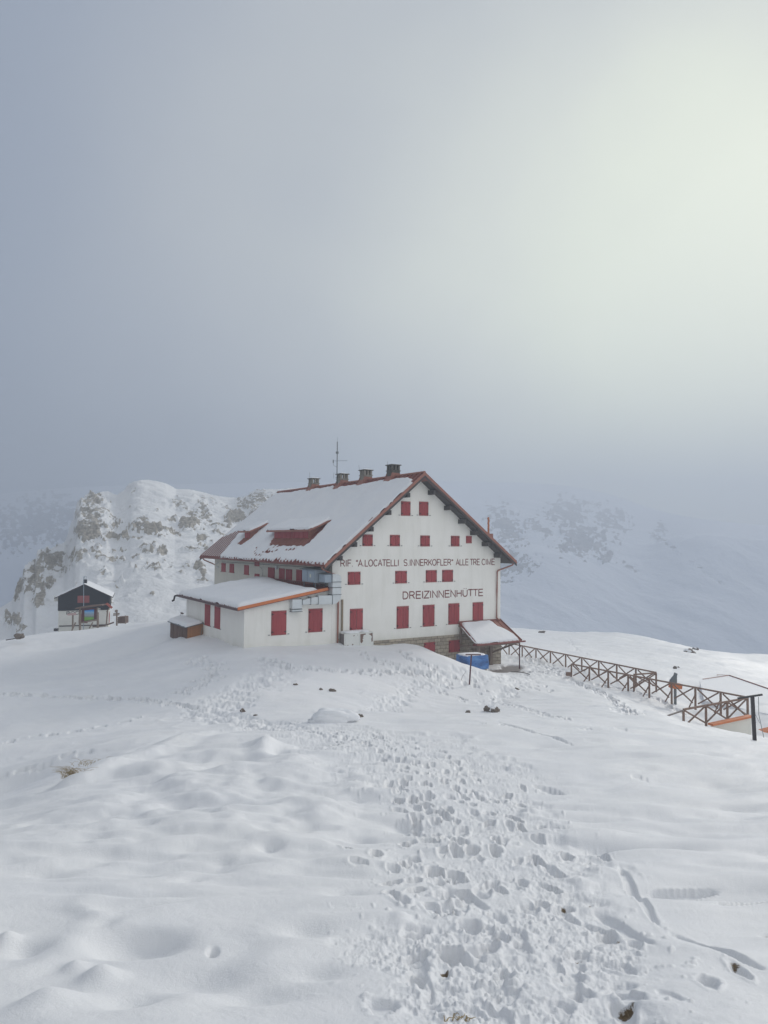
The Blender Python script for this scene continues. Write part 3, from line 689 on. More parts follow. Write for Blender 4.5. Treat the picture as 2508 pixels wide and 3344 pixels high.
MP = [(-900, 1700), (-300, 1660), (0, 1610), (250, 1590), (600, 1580), (1300, 1570), (1700, 1575), (1900, 1590), (2050, 1630), (2150, 1672), (2300, 1698), (2400, 1706), (2508, 1718), (2800, 1720), (3400, 1760)]
tm = np.linspace(-.85, .85, 1500); Em = cols_from_px(MP, tm)
Eb = np.interp(tm, [-1, -.5, .15, .3, .5, 1], [-.2, -.19, -.19, -.2, -.2, -.2])
qs = np.linspace(0, 1, 520); # steep lower face between 520 m and 800 m, then a crest that recedes into the cloud (not at the far right, where it ends)
near_f = np.interp(tm, [-1, -.55, -.3, -.1, .1, .25, .33, .42, 1], [560, 560, 520, 470, 430, 450, 500, 540, 620])
Dt = np.interp(tm, [-1, -.45, -.25, .3, .38, .46, 1], [1500, 1500, 1500, 1500, 1400, 1050, 1000])
kz = np.exp(-np.linspace(-2.5, 2.5, 151) ** 2); kz /= kz.sum(); sm = lambda v: np.convolve(np.pad(v, 75, mode='edge'), kz, 'valid')
near_f, Dt, Em = sm(near_f), sm(Dt), sm(Em)
q1 = np.clip(qs / .6, 0, 1)[:, None]; q2 = np.clip((qs - .6) / .4, 0, 1)[:, None]
mid = near_f + 330
MDg = near_f[None, :] + (mid - near_f)[None, :] * q1 + (Dt - mid)[None, :] * q2
ef = sm(np.interp(tm, [-1, -.4, .2, .36, .44, 1], [.62, .62, .60, .66, .90, .9]))
ph = (ef[None, :] * q1 ** .9 + (1 - ef)[None, :] * q2 ** .8)
EE = Eb[None, :] + (Em - Eb)[None, :] * ph
MZ = EE * MDg; MX = tm[None, :] * MDg
# gullies run down to the right
gx = MX * .9 + MDg * .45; gy = MDg * .9 - MX * .2
MZ += fbm(gx * .006, gy * .0022, 5, 301, .5) * 16 * smooth(0, .35, ph) * smooth(1, .8, ph)
MZ += fbm(MX * .02, MDg * .02, 5, 311, .55) * 3 * smooth(1, .9, ph)
PX, PY = proj(MX, MDg, EE * MDg)
RK2 = [(1650, 1730, 42, 70, -28, .85), (1692, 1862, 48, 24, 0, .9), (1640, 1850, 60, 40, 0, .85), (1905, 1765, 72, 52, 0, 1.1), (1850, 1790, 30, 30, 0, .9), (1990, 1700, 50, 46, 0, .95), (1980, 1815, 32, 24, 20, .85), (1760, 1735, 50, 22, 20, .62), (2150, 1760, 26, 9, 30, .8), (2050, 1850, 40, 8, 35, .6),
       (2200, 1800, 60, 6, 30, .5), (2300, 1870, 70, 6, 35, .5), (2160, 1730, 18, 24, 0, .6), (120, 1700, 150, 60, -8, .95), (230, 1740, 90, 26, 0, .85), (60, 1760, 60, 18, 0, .8), (1860, 1680, 70, 50, 0, .8)]
RM2 = rockmask(PX, PY, RK2, 2.0, 1.5)
MZ += RM2 * (fbm(MX * .05, MDg * .05, 5, 321, .6) * 7)
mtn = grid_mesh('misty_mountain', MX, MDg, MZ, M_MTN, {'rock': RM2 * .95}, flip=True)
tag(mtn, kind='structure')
vf = MB(); vf.add([(-1590, 150, -120), (1590, 150, -120), (1590, 1590, -120), (-1590, 1590, -120)], [(0, 1, 2, 3)])
tag(vf.build('valley_floor', M_MTN), kind='structure')

# ============================ THE MOUNTAIN HOUSE ============================
HA = math.atan2(GU[1], GU[0]); ZB = -10.4
hut = thing('mountain_refuge', (A0[0], A0[1], ZB), 'large white gabled refuge with red shutters, wall lettering and snowy red-edged roof', 'building', HA)
def P(u, s, z): return (u, s, z - ZB)
UA, ZA = 7.5, 5.40                       # ridge
UL, ZL = -1.10, -1.68                    # left eave
UR, ZR = 17.0, -1.53                     # right eave
SF, SR = -0.95, 27.2                     # front and rear verge
kl = (ZA - ZL) / (UA - UL); kr = (ZA - ZR) / (UR - UA)
def zl(u): return ZL + (u - UL) * kl
def zr(u): return ZR + (UR - u) * kr
TH = 0.30
WALLR = 16.1
# wall: the gable prism (plaster), its foot on the stone plinth
wall = MB()
poly = [P(0, 0, -11.5), P(0, 0, zl(0) - TH), P(UA, 0, ZA - TH - .05), P(WALLR, 0, zr(WALLR) - TH), P(WALLR, 0, -7.41), P(3.6, 0, -7.41), P(3.6, 0, -11.5)]
wall.prism(poly, (0, 25.8, 0)); wall.build('wall', M_PLASTER, hut)
pl = MB(); pl.box(3.58, WALLR + .04, -0.05, 25.84, -11.6 - ZB, -7.412 - ZB)
pl.build('stone_plinth', M_STONE, hut)
# old cream plaster of the long left side, laid 3 mm proud
sw = MB(); sw.add([P(-.004, 0.0, -8), P(-.004, 25.8, -8), P(-.004, 25.8, zl(0) - TH - .02), P(-.004, 0.0, zl(0) - TH - .02)], [(0, 1, 2, 3)])
sw.prism([P(-.012, .0, -8), P(-.012, 25.8, -8), P(-.012, 25.8, zl(0) - TH - .02), P(-.012, .0, zl(0) - TH - .02)], (.006, 0, 0))
tag(sw.build('side_wall', M_PLASTER2, hut), 'side wall of duller cream plaster')
# roof slabs
roof = MB()
roof.prism([P(UL, SF, ZL), P(UA, SF, ZA), P(UR, SF, ZR), P(UR, SF, ZR - .13), P(UA, SF, ZA - TH - .06), P(UL, SF, ZL - .13)], (0, SR - SF, 0))
nrib = 46
for i in range(nrib):
    s = SF + .35 + i * (SR - SF - .5) / (nrib - 1)
    roof.bar(P(UL + .02, s, zl(UL + .02) + .03), P(UA - .12, s, zl(UA - .12) + .03), .20, .10, (0, 1, 0))
    roof.bar(P(UR - .02, s, zr(UR - .02) + .02), P(UA + .12, s, zr(UA + .12) + .02), .055, .05, (0, 1, 0))
roof = roof.build('roof', M_ROOF, hut)
# soffit boards under the front overhang
sf = MB()
for (u0, u1, zf) in ((UL + .3, UA, zl), (UA, UR - .3, zr)):
    sf.prism([P(u0, SF + .1, zf(u0) - TH - .012), P(u1, SF + .1, zf(u1) - TH - (.06 if u1 == UA or u0 == UA else 0) - .012), P(u1, SF + .1, zf(u1) - TH - .10), P(u0, SF + .1, zf(u0) - TH - .05)], (0, SR - SF - .2, 0))
sf.build('soffit', M_SOFFIT, roof)
for (u0, u1, zf, n_) in ((UL - .03, UA, zl, 'fascia'), (UA, UR + .03, zr, 'fascia')):   # verge boards at the front and rear
    for s0 in (SF - .06, SR - .01):
        b = MB(); b.prism([P(u0, s0, zf(u0) + .09), P(u1, s0, zf(u1) + .09), P(u1, s0, zf(u1) - .17), P(u0, s0, zf(u0) - .17)], (0, .07, 0)); b.build(n_, M_TRIM, roof)
        b = MB(); b.prism([P(u0, s0 + .012, zf(u0) - .172), P(u1, s0 + .012, zf(u1) - .172), P(u1, s0 + .012, zf(u1) - TH - .06), P(u0, s0 + .012, zf(u0) - TH - .06)], (0, .04, 0)); b.build('verge_board', M_SOFFIT, roof)
rc = MB(); rc.tube([P(UA, SF, ZA + .06), P(UA, SR, ZA + .06)], .11, 8); rc.build('ridge_cap', M_TRIM, roof)
for s0, u0, z0 in ((SF, UL - .09, ZL - .03), (SF, UR + .09, ZR - .03)):
    g = MB()
    for i in range(8):
        a0 = math.pi + i * math.pi / 8; a1 = a0 + math.pi / 8
        g.prism([P(u0 + .062 * math.cos(a0), s0, z0 + .062 * math.sin(a0)), P(u0 + .062 * math.cos(a1), s0, z0 + .062 * math.sin(a1)),
                 P(u0 + .048 * math.cos(a1), s0, z0 + .048 * math.sin(a1)), P(u0 + .048 * math.cos(a0), s0, z0 + .048 * math.sin(a0))], (0, SR - SF, 0))
    g.build('gutter', M_ROOF, roof)
# purlin ends below the verge
for u in (.15, 1.35, 2.75, 4.3, 6.0):
    b = MB(); b.box(u, u + .26, -.80, .0, zl(u) - TH - .40 - ZB, zl(u) - TH - .045 - ZB); b.build('purlin_end', M_SOFFIT, roof)
for u in (8.75, 10.35, 11.8, 13.05, 14.3, 15.6):
    b = MB(); b.box(u - .26, u, -.80, .0, zr(u) - TH - .40 - ZB, zr(u) - TH - .045 - ZB); b.build('purlin_end', M_SOFFIT, roof)

# ---- snow lying on a sloping surface: a pillow whose edge dives into the sheet
def pillow(name, parent, org, ea, eb, nrm_, polyab, thick, cell=.09, edge=.25, mat=None, amp=.06, seed=0, holes=(), bulge=0.0, lipf=None):
    org, ea, eb, nr = (np.array(v, float) for v in (org, ea, eb, nrm_))
    pa = np.array(polyab, float); lo = pa.min(0) - .0; hi = pa.max(0) + .0
    na = max(8, int((hi[0] - lo[0]) / cell)); nb = max(8, int((hi[1] - lo[1]) / cell))
    A, B = np.meshgrid(np.linspace(lo[0], hi[0], na), np.linspace(lo[1], hi[1], nb))
    def sdist(pts):
        d = np.full(A.shape, 1e9); ins = np.zeros(A.shape, bool); n = len(pts)
        for i in range(n):
            x0, y0 = pts[i]; x1, y1 = pts[(i + 1) % n]; dx, dy = x1 - x0, y1 - y0
            t = np.clip(((A - x0) * dx + (B - y0) * dy) / (dx * dx + dy * dy), 0, 1)
            d = np.minimum(d, np.hypot(A - x0 - t * dx, B - y0 - t * dy))
            if dy != 0:
                c = ((y0 > B) != (y1 > B)) & (A < dx * (B - y0) / dy + x0); ins ^= c
        return np.where(ins, d, -d)
    d = sdist(pa)
    d = d + amp * (fbm(A * 1.3, B * 1.3, 4, seed, .55) * 1.6 - .25)
    for h in holes: d = np.minimum(d, -sdist(np.array(h, float)) + fbm(A * 3, B * 3, 3, seed + 9, .6) * .22)
    q = np.clip(d / edge, 0, 1)
    Hh = np.where(d > 0, thick * np.sqrt(np.clip(1 - (1 - q) ** 2, 0, 1)), np.maximum(d, -.05) * 1.0)
    Hh = Hh + np.where(d > 0, q * (fbm(A * .5, B * .5, 4, seed + 3) * thick * .4 + fbm(A * 2.2, B * 2.2, 3, seed + 4) * thick * .08), 0) + bulge * np.clip(d / 1.5, 0, 1)
    Pp = org + A[..., None] * ea + B[..., None] * eb + Hh[..., None] * nr
    k = d > -cell * 1.6
    keep = k[:-1, :-1] | k[1:, :-1] | k[:-1, 1:] | k[1:, 1:]
    return grid_mesh(name, Pp[..., 0], Pp[..., 1], Pp[..., 2], mat or M_RSNOW, parent=parent, keep=keep)
LL = math.hypot(UA - UL, ZA - ZL)
ea = np.array([UA - UL, 0, ZA - ZL]) / LL; nl = np.array([-(ZA - ZL), 0, UA - UL]) / LL
def ab(u, s): return ((u - UL) / (UA - UL) * LL, s)
snow_poly = [ab(-1.06, SF + .12), ab(-1.08, 21.2), ab(2.25, 24.1), ab(1.35, 27.0), ab(6.5, 27.1), ab(7.30, 27.0), ab(7.28, 14.4), ab(7.40, 13.6), ab(7.1, 13.2), ab(7.05, 10.5), ab(7.2, 5.0), ab(7.15, .6), ab(6.6, SF + .12)]
holes = [[ab(.42, 5.3), ab(1.0, 5.2), ab(2.9, 5.7), ab(2.7, 6.2), ab(1.2, 13.4), ab(.45, 12.4)],
         [ab(.40, 19.1), ab(1.15, 18.7), ab(2.7, 19.0), ab(2.6, 19.5), ab(1.2, 20.7), ab(.55, 20.3)],
         [ab(-1.1, 3.1), ab(-.98, 3.6), ab(-.95, 5.6), ab(-.99, 6.4), ab(-1.2, 6.6)],
         [ab(-1.1, 1.0), ab(-.99, 1.2), ab(-.98, 2.0), ab(-1.2, 2.2)],
         [ab(-1.2, 7.0), ab(-.72, 7.4), ab(-.9, 8.0), ab(-1.2, 9.0)],
         [ab(-1.1, 9.6), ab(-.95, 9.8), ab(-.97, 10.7), ab(-1.2, 11)]]
def crack(pts, w):
    q = [ab(*p) for p in pts]; L_, R_ = [], []
    for i, p in enumerate(q):
        ww = w if 0 < i < len(q) - 1 else w * .2
        L_.append((p[0] + ww, p[1])); R_.append((p[0] - ww, p[1] + .02))
    return L_ + R_[::-1]
holes += [crack([(-.35, 12.6), (-.22, 11.8), (-.30, 10.9), (-.18, 10.0), (-.02, 9.4)], 0.119), crack([(.12, 14.8), (-.02, 14.2), (-.42, 14.0)], 0.102), crack([(-.5, 13.6), (-.62, 12.8), (-.58, 12.2)], 0.068),
          crack([(.30, 10.6), (.42, 9.9), (.52, 9.2)], 0.06), crack([(-.05, 8.2), (.10, 7.2), (.12, 6.2)], 0.068), crack([(.05, 11.6), (.18, 11.0)], 0.051), crack([(-.85, 12.4), (-.5, 12.0), (-.72, 11.6)], 0.085)]
pillow('roof_snow', roof, P(UL, 0, ZL), ea, (0, 1, 0), nl, snow_poly, .17, .085, .20, holes=holes, amp=.11, seed=400)
# thin snow between the ribs of the bare rear corner
for i in range(nrib):
    s = SF + .35 + (i + .5) * (SR - SF - .5) / (nrib - 1)
    if s < 21.3: continue
    u0 = UL + .10; u1 = min(2.35, UL + .25 + max(0, (s - 21) * 1.08)) if s < 24.2 else 2.2 - (s - 24) * .28
    b = MB(); b.bar(P(u0, s, zl(u0) + .012), P(u1 + .2, s, zl(u1 + .2) + .012), .22, .04, (0, 1, 0)); b.build('roof_snow', M_RSNOW, roof)
# right slope snow
LRr = math.hypot(UR - UA, ZA - ZR); er = np.array([UA - UR, 0, ZA - ZR]) / LRr; nr_ = np.array([ZA - ZR, 0, UR - UA]) / LRr
pillow('roof_snow', roof, P(UR, 0, ZR), er, (0, 1, 0), nr_, [(.1, SF + .9), (.1, SR - .2), (LRr - .4, SR - .2), (LRr - .4, SF + .9)], .10, .25, .5, amp=.2, seed=410)

# ---- chimneys
def chimney(s, top, mat, w=.80, first=None):
    c = MB(); u = UA - .03; b = ZA - .75
    c.box(u - w / 2, u + w / 2, s - w / 2, s + w / 2, b - ZB, top - .62 - ZB)
    c.box(u - w / 2 - .05, u + w / 2 + .05, s - w / 2 - .05, s + w / 2 + .05, top - .62 - ZB, top - .55 - ZB)
    for du, ds in ((-1, -1), (1, -1), (1, 1), (-1, 1), (0, -1), (0, 1), (-1, 0), (1, 0)):
        x = u + du * (w / 2 - .085); y = s + ds * (w / 2 - .085); c.box(x - .08, x + .08, y - .08, y + .08, top - .55 - ZB, top - .15 - ZB)
    o = c.build('chimney', mat, roof)
    d = MB(); d.box(u - w / 2 + .16, u + w / 2 - .16, s - w / 2 + .16, s + w / 2 - .16, top - .56 - ZB, top - .2 - ZB)
    d = MB(); d.box(u - w / 2 - .10, u + w / 2 + .10, s - w / 2 - .10, s + w / 2 + .10, top - .15 - ZB, top - .07 - ZB)
    d.build('chimney_cap', M_CHIMD, roof, .02)
    fl = MB()
    for sg in (-1, 1):
        x0 = u + sg * (w / 2 + .01); x1 = u + sg * (w / 2 + .62); zf = zl if sg < 0 else zr
        fl.add([P(x0, s - w / 2 - .06, zf(x0) + .42), P(x0, s + w / 2 + .06, zf(x0) + .42), P(x1, s + w / 2 + .12, zf(x1) + .06), P(x1, s - w / 2 - .12, zf(x1) + .06),
                P(x0, s - w / 2 - .06, zf(x0) - .05), P(x0, s + w / 2 + .06, zf(x0) - .05)], [(0, 1, 2, 3), (0, 3, 4), (1, 5, 2)])
    for sg in (-1, 1):
        y0 = s + sg * (w / 2 + .012); fl.add([P(u - w / 2 - .2, y0, ZA - .12), P(u - w / 2, y0, ZA + .34), P(u + w / 2, y0, ZA + .30), P(u + w / 2 + .2, y0, ZA - .15), P(u, y0, ZA - .3)], [(0, 1, 2, 3, 4)])
    fl.build('chimney_flashing', M_TRIM, roof)
    return o
for s, top, m in ((18.2, 6.42, M_CHIM), (12.25, 6.42, M_CHIM), (7.95, 6.44, M_CHIM), (3.5, 6.50, M_CHIMD)):
    chimney(s, top, m)
    if m is M_CHIM:
        pillow('cap_snow', roof, P(UA - .03 - .46, s - .46, top - .072), (1, 0, 0), (0, 1, 0), (0, 0, 1), [(0, 0), (.92, 0), (.92, .92), (0, .92)], .07, .06, .3, amp=.02, seed=int(s))
for s, tz, dx in ((18.6, 7.0, 0), (8.6, 6.85, .16), (4.0, 6.75, 0), (12.75, 7.0, 0)):
    b = MB(); b.tube([P(UA - .3 + dx * 0, s, 6.2), P(UA - .3, s + dx, tz)], .014, 6); b.build('lightning_rod', M_SEAM, roof)
# rusty flue on the right-hand slope
b = MB(); b.box(14.9, 15.5, .25, .8, .2 - ZB - 1.0, .80 - ZB); b.build('flue_base', M_TRIM, roof)
b = MB(); pts = [P(15.2 + .02 * math.sin(k * 2.1), 0.5 + .02 * math.cos(k * 1.7), .7 + k * .125) for k in range(13)]; b.tube(pts, .085, 8); b.build('flue_pipe', simple('rusty_flue', (.42, .17, .09), .5, 6, .8, .2), roof)

# ---- dormers
def dormer(s0, s1, e0, e1, leaves):
    d = MB(); uf = 1.15; ue = .88; ut = 2.95
    z1 = .93; zt = zl(ut) + .03
    # cheeks and front, one solid under the dormer roof
    d.prism([P(uf, s0, zl(uf) - .3), P(uf, s0, z1 - .02), P(ut, s0, zt - .1), P(ut, s0, zl(ut) - .2)], (0, s1 - s0, 0))
    d = d.build('dormer', M_TRIM, hut)
    r_ = MB(); kk = (zt - z1) / (ut - uf); r_.prism([P(ue, e0, z1 - kk * .27), P(ut + .1, e0, zt + .1 * kk), P(ut + .1, e0, zt + .14 + .1 * kk), P(ue, e0, z1 - kk * .27 + .14)], (0, e1 - e0, 0))
    r_.build('dormer_roof', M_TRIM, d)
    n = leaves; w = (s1 - s0 - .25) / n
    for i in range(n):
        b = MB(); b.box(uf - .05, uf - .005, s0 + .14 + i * w + .03, s0 + .14 + (i + 1) * w - .03, .20 - ZB, .84 - ZB); b.build('dormer_shutter', M_SHUT, d, .008)
    fsk = MB(); us = .45
    for k in range(int((s1 - s0 + 1.0) / .22)):
        y = s0 - .45 + k * .22
        fsk.bar(P(us, y, zl(us) + .11), P(uf, y + .12, zl(uf) + .09), .12, .05, (0, 1, 0))
    fsk.add([P(us, s0 - .5, zl(us) + .07), P(uf, s0 - .2, zl(uf) + .10), P(uf, s1 + .2, zl(uf) + .10), P(us, s1 + .3, zl(us) + .07)], [(0, 1, 2, 3)])
    fsk.build('dormer_flashing', M_TRIM, d)
    L_ = math.hypot(ut - ue, zt - z1 + kk * .27); eav = np.array([ut - ue, 0, zt - z1 + kk * .27]) / L_; nn = np.array([-eav[2], 0, eav[0]])
    pillow('dormer_snow', d, P(ue, 0, z1 - kk * .27 + .14), eav, (0, 1, 0), nn, [(.06, e0 + .1), (.06, e1 - .05), (L_ + .3, e1 + .1), (L_ + .5, e0 + .8), (L_ * .6, e0 + .16)], .17, .07, .2, amp=.05, seed=int(s0 * 7))
dormer(6.2, 13.3, 5.75, 14.5, 8)
dormer(18.9, 20.5, 18.6, 21.6, 2)

# ---- shutters: two leaves of vertical boards in a thin frame, iron hinges, two wall stays
def shutter(par, x0, x1, z0, z1, face='front', plane=0.0, hinges=True, stays=True, leaves=2, frame=True):
    """face front: x runs along u in the plane s=plane; face left: x runs along s in the plane u=plane"""
    def Q(a, o, z): return P(a, plane - o, z) if face == 'front' else P(plane - o, a, z)
    def bx(m, a0, a1, o0, o1, c0, c1):
        p = Q(a0, o0, c0); q = Q(a1, o1, c1); m.box(min(p[0], q[0]), max(p[0], q[0]), min(p[1], q[1]), max(p[1], q[1]), min(p[2], q[2]), max(p[2], q[2]))
    m = MB(); wL = (x1 - x0) / leaves
    for l in range(leaves):
        nb = 2 if wL < .6 else 3; a = x0 + l * wL + .012; wb = (wL - .024) / nb
        for k in range(nb): bx(m, a + k * wb + .004, a + (k + 1) * wb - .004, .015, .052, z0 + .01, z1 - .01)
        for zz in (z0 + .14 * (z1 - z0), z1 - .14 * (z1 - z0)): bx(m, a + .01, a + wL - .03, .0, .016, zz - .05, zz + .05)
    o = m.build('window_shutter', M_SHUT, par)
    if frame:
        fr = MB(); e = .035
        bx(fr, x0 - e, x0 - .002, .0, .03, z0 - e, z1 + e); bx(fr, x1 + .002, x1 + e, .0, .03, z0 - e, z1 + e)
        bx(fr, x0 - .001, x1 + .001, .0, .028, z1 + .002, z1 + e - .002); bx(fr, x0 - .001, x1 + .001, .0, .028, z0 - e + .002, z0 - .002)
        fr.build('shutter_frame', M_SHUT, o)
    if hinges:
        w = min(.14, (x1 - x0) * .2)
        for zz in (z0 + .12 * (z1 - z0), z1 - .12 * (z1 - z0)):
            for a, sg in ((x0, 1), (x1, -1)):
                h = MB(); bx(h, a - .012 * sg, a + sg * w, .053, .068, zz - .022, zz + .022); bx(h, a - .012 * sg, a + .035 * sg, .053, .069, zz - .07, zz + .07); h.build('hinge', M_HINGE, o)
    if stays:
        for a in (x0 - .2, x1 + .2):
            h = MB(); bx(h, a - .06, a + .06, .0, .055, z0 - .012, z0 + .03); h.build('shutter_stay', M_SEAM, o)
    return o
for x0, x1, z0, z1 in [(5.98, 6.78, 2.10, 3.16), (7.68, 8.5, 2.15, 3.20), (2.54, 3.36, -.27, .54), (4.98, 5.81, -.27, .54), (7.82, 8.66, -.27, .53), (10.84, 11.64, -.26, .54),
                       (1.32, 2.32, -3.13, -2.24), (5.49, 6.49, -3.13, -2.23), (8.37, 9.36, -3.11, -2.21), (9.98, 10.99, -3.11, -2.21),
                       (1.53, 2.56, -6.57, -4.97), (5.65, 6.69, -6.60, -4.95), (8.1, 9.16, -6.58, -4.94), (10.62, 11.66, -6.55, -4.92), (13.12, 14.16, -6.57, -4.92)]:
    shutter(hut, x0, x1, z0, z1)
shutter(hut, 12.40, 12.92, 0.0, .55, hinges=False, stays=False, leaves=1)
for x0, x1, z0, z1 in [(8.2, 9.2, -8.75, -7.88), (10.64, 11.7, -8.77, -7.87), (13.1, 14.05, -9.2, -8.35)]:
    tag(shutter(hut, x0, x1, z0, z1, plane=-.05, stays=False), 'shutter in the stone plinth')
for a0, a1, z0, z1 in [(22.5, 23.65, -3.08, -2.26), (20.15, 21.3, -3.08, -2.25), (16.3, 17.4, -3.10, -2.26), (13.8, 14.85, -2.22, -1.82), (13.75, 14.8, -3.3, -2.96), (10.4, 11.75, -3.16, -2.28), (8.33, 9.42, -3.13, -2.28), (6.9, 8.03, -3.12, -2.29), (5.05, 6.03, -3.10, -2.27)]:
    shutter(hut, a0, a1, z0, z1, 'left', -.012, stays=(a0 > 15), hinges=False)
b = MB(); b.tube([P(-.05, 1.5, -1.98), P(-.06, 13, -2.04), P(-.05, 23.5, -2.13)], .018, 6); b.build('wall_cable', M_SEAM, hut)
b = MB(); b.tube([P(-.05, 13.6, -2.3), P(-.06, 13.1, -2.4), P(-.05, 12.9, -2.9), P(-.05, 13.2, -3.2)], .014, 6); b.build('wall_cable', M_SEAM, hut)
b = MB(); b.tube([P(-.1, 24.5, -2.2), P(-.3, 24.5, -2.35), P(-.3, 24.5, -2.6), P(-.08, 24.5, -2.7)], .05, 8); b.build('wall_lamp', M_ZINC, hut)
b = MB(); b.box(-.22, -.012, 9.62, 9.85, -2.35 - ZB, -2.1 - ZB); b.build('junction_box', M_ZINC, hut)

# ---- lettering painted on the gable
def lettering(par, txt, u0, u1, z0, z1, name='lettering', s=-.006, off=0.0, hz=None, mat=None):
    cu = bpy.data.curves.new(name, 'FONT'); cu.body = txt; cu.size = 1; cu.extrude = .004; cu.offset = off; cu.resolution_u = 6
    to = bpy.data.objects.new(name + '_c', cu); C.objects.link(to); bpy.context.view_layer.update()
    me = bpy.data.meshes.new_from_object(to.evaluated_get(bpy.context.evaluated_depsgraph_get())); bpy.data.objects.remove(to)
    co = np.empty(len(me.vertices) * 3, np.float32); me.vertices.foreach_get('co', co); co = co.reshape(-1, 3)
    lo, hi = co.min(0), co.max(0)
    cap = hz if hz else hi[1]
    x = u0 + (co[:, 0] - lo[0]) / (hi[0] - lo[0]) * (u1 - u0)
    z = z0 + co[:, 1] / cap * (z1 - z0)
    y = s + co[:, 2] * .5
    co = np.stack([x, y, z - ZB], -1).astype(np.float32); me.vertices.foreach_set('co', co.ravel()); me.update(); me.materials.clear(); me.materials.append(mat or M_LETTER)
    o = bpy.data.objects.new(name, me); C.objects.link(o); o.parent = par; return o
def _arc(cx, cy, rx, ry, a0, a1, n=10):
    return [(cx + rx * math.cos(math.radians(a0 + (a1 - a0) * i / n)), cy + ry * math.sin(math.radians(a0 + (a1 - a0) * i / n))) for i in range(n + 1)]
GLYPH = {  # strokes in a cell whose capital height is 1, with the advance width
    'A': (.93, [[(.05, 0), (.465, 1), (.88, 0)], [(.20, .34), (.73, .34)]]),
    'B': (.93, [[(.14, 0), (.14, 1), (.5, 1)] + _arc(.5, .76, .26, .24, 90, -90) + [(.14, .52)], [(.5, .52)] + _arc(.52, .26, .30, .26, 90, -90) + [(.14, 0)]]),
    'C': (1.0, [_arc(.53, .5, .40, .5, 42, 318, 18)]),
    'D': (1.0, [[(.14, 0), (.14, 1), (.42, 1)] + _arc(.45, .5, .43, .5, 90, -90, 14) + [(.14, 0)]]),
    'E': (.93, [[(.84, 1), (.14, 1), (.14, 0), (.86, 0)], [(.14, .52), (.80, .52)]]),
    'F': (.85, [[(.80, 1), (.14, 1), (.14, 0)], [(.14, .52), (.70, .52)]]),
    'H': (1.0, [[(.14, 0), (.14, 1)], [(.86, 0), (.86, 1)], [(.14, .52), (.86, .52)]]),
    'I': (.39, [[(.195, 0), (.195, 1)]]),
    'K': (.93, [[(.14, 0), (.14, 1)], [(.86, 1), (.16, .36)], [(.38, .56), (.90, 0)]]),
    'L': (.78, [[(.14, 1), (.14, 0), (.74, 0)]]),
    'M': (1.16, [[(.13, 0), (.13, 1), (.58, .06), (1.03, 1), (1.03, 0)]]),
    'N': (1.0, [[(.14, 0), (.14, 1), (.86, 0), (.86, 1)]]),
    'O': (1.08, [_arc(.54, .5, .44, .5, 0, 360, 24)]),
    'R': (1.0, [[(.14, 0), (.14, 1), (.55, 1)] + _arc(.56, .745, .28, .255, 90, -90) + [(.14, .49)], [(.52, .49), (.90, 0)]]),
    'S': (.93, [_arc(.46, .75, .34, .25, 25, 250, 12) + _arc(.47, .25, .36, .25, 80, -160, 12)]),
    'T': (.85, [[(.03, 1), (.82, 1)], [(.425, 1), (.425, 0)]]),
    'U': (1.0, [[(.14, 1), (.14, .36)] + _arc(.5, .36, .36, .36, 180, 360, 12) + [(.86, 1)], [(.33, 1.16), (.33, 1.26)], [(.67, 1.16), (.67, 1.26)]]),
    'Z': (.85, [[(.06, 1), (.80, 1), (.05, 0), (.82, 0)]]),
    '.': (.39, [[(.19, 0), (.19, .09)]]), '"': (.5, [[(.14, 1), (.14, .7)], [(.36, 1), (.36, .7)]]), "'": (.3, [[(.15, 1), (.15, .7)]]), 'u': (1.0, [])}
def lettering(par, txt, x0, x1, z0, z1, y=-.006, w=.062, mat=None, base=ZB):
    """painted capitals: every stroke a thin flat bar, each a hair prouder than the last so none coincide"""
    tot = sum(GLYPH[c][0] for c in txt) - .16; k = (x1 - x0) / tot; h = z1 - z0; x = x0 - .08 * k; m = MB(); i = 0
    for c in txt:
        adv, strokes = GLYPH[c]
        for st in strokes:
            pts = [(x + a * k, z0 + w / 2 + b_ * (h - w)) for a, b_ in st]
            L_, R_ = [], []
            for q, p in enumerate(pts):                     # mitred outline of the stroke
                def un(a, b_):
                    d = math.hypot(b_[0] - a[0], b_[1] - a[1]) or 1; return (b_[0] - a[0]) / d, (b_[1] - a[1]) / d
                d0 = un(pts[q - 1], p) if q else un(p, pts[1]); d1 = un(p, pts[q + 1]) if q < len(pts) - 1 else d0
                nx, ny = -(d0[1] + d1[1]), d0[0] + d1[0]; n_ = math.hypot(nx, ny) or 1; nx, ny = nx / n_, ny / n_
                cs = max(.45, nx * -d0[1] + ny * d0[0]); ww = w / 2 / cs
                L_.append((p[0] + nx * ww, p[1] + ny * ww)); R_.append((p[0] - nx * ww, p[1] - ny * ww))
            yy = y - .0006 * (i % 7); i += 1
            for q in range(len(pts) - 1):
                m.add([(a, yy, z - base) for a, z in (L_[q], L_[q + 1], R_[q + 1], R_[q])], [(0, 1, 2, 3)])
        x += adv * k
    return m.build('lettering', mat or M_LETTER, par)
for w_, a, b_ in [('RIF.', .66, 1.72), ('"A.LOCATELLI', 1.98, 5.78), ('S.INNERKOFLER"', 6.24, 11.04), ('ALLE', 11.36, 12.62), ('TRE', 12.84, 13.82), ('CIME', 14.05, 15.45)]:
    lettering(hut, w_, a, b_, -1.84, -1.30, w=.068)
lettering(hut, 'DREIZINNENHUTTE', 6.16, 14.18, -4.41, -3.79, w=.085)

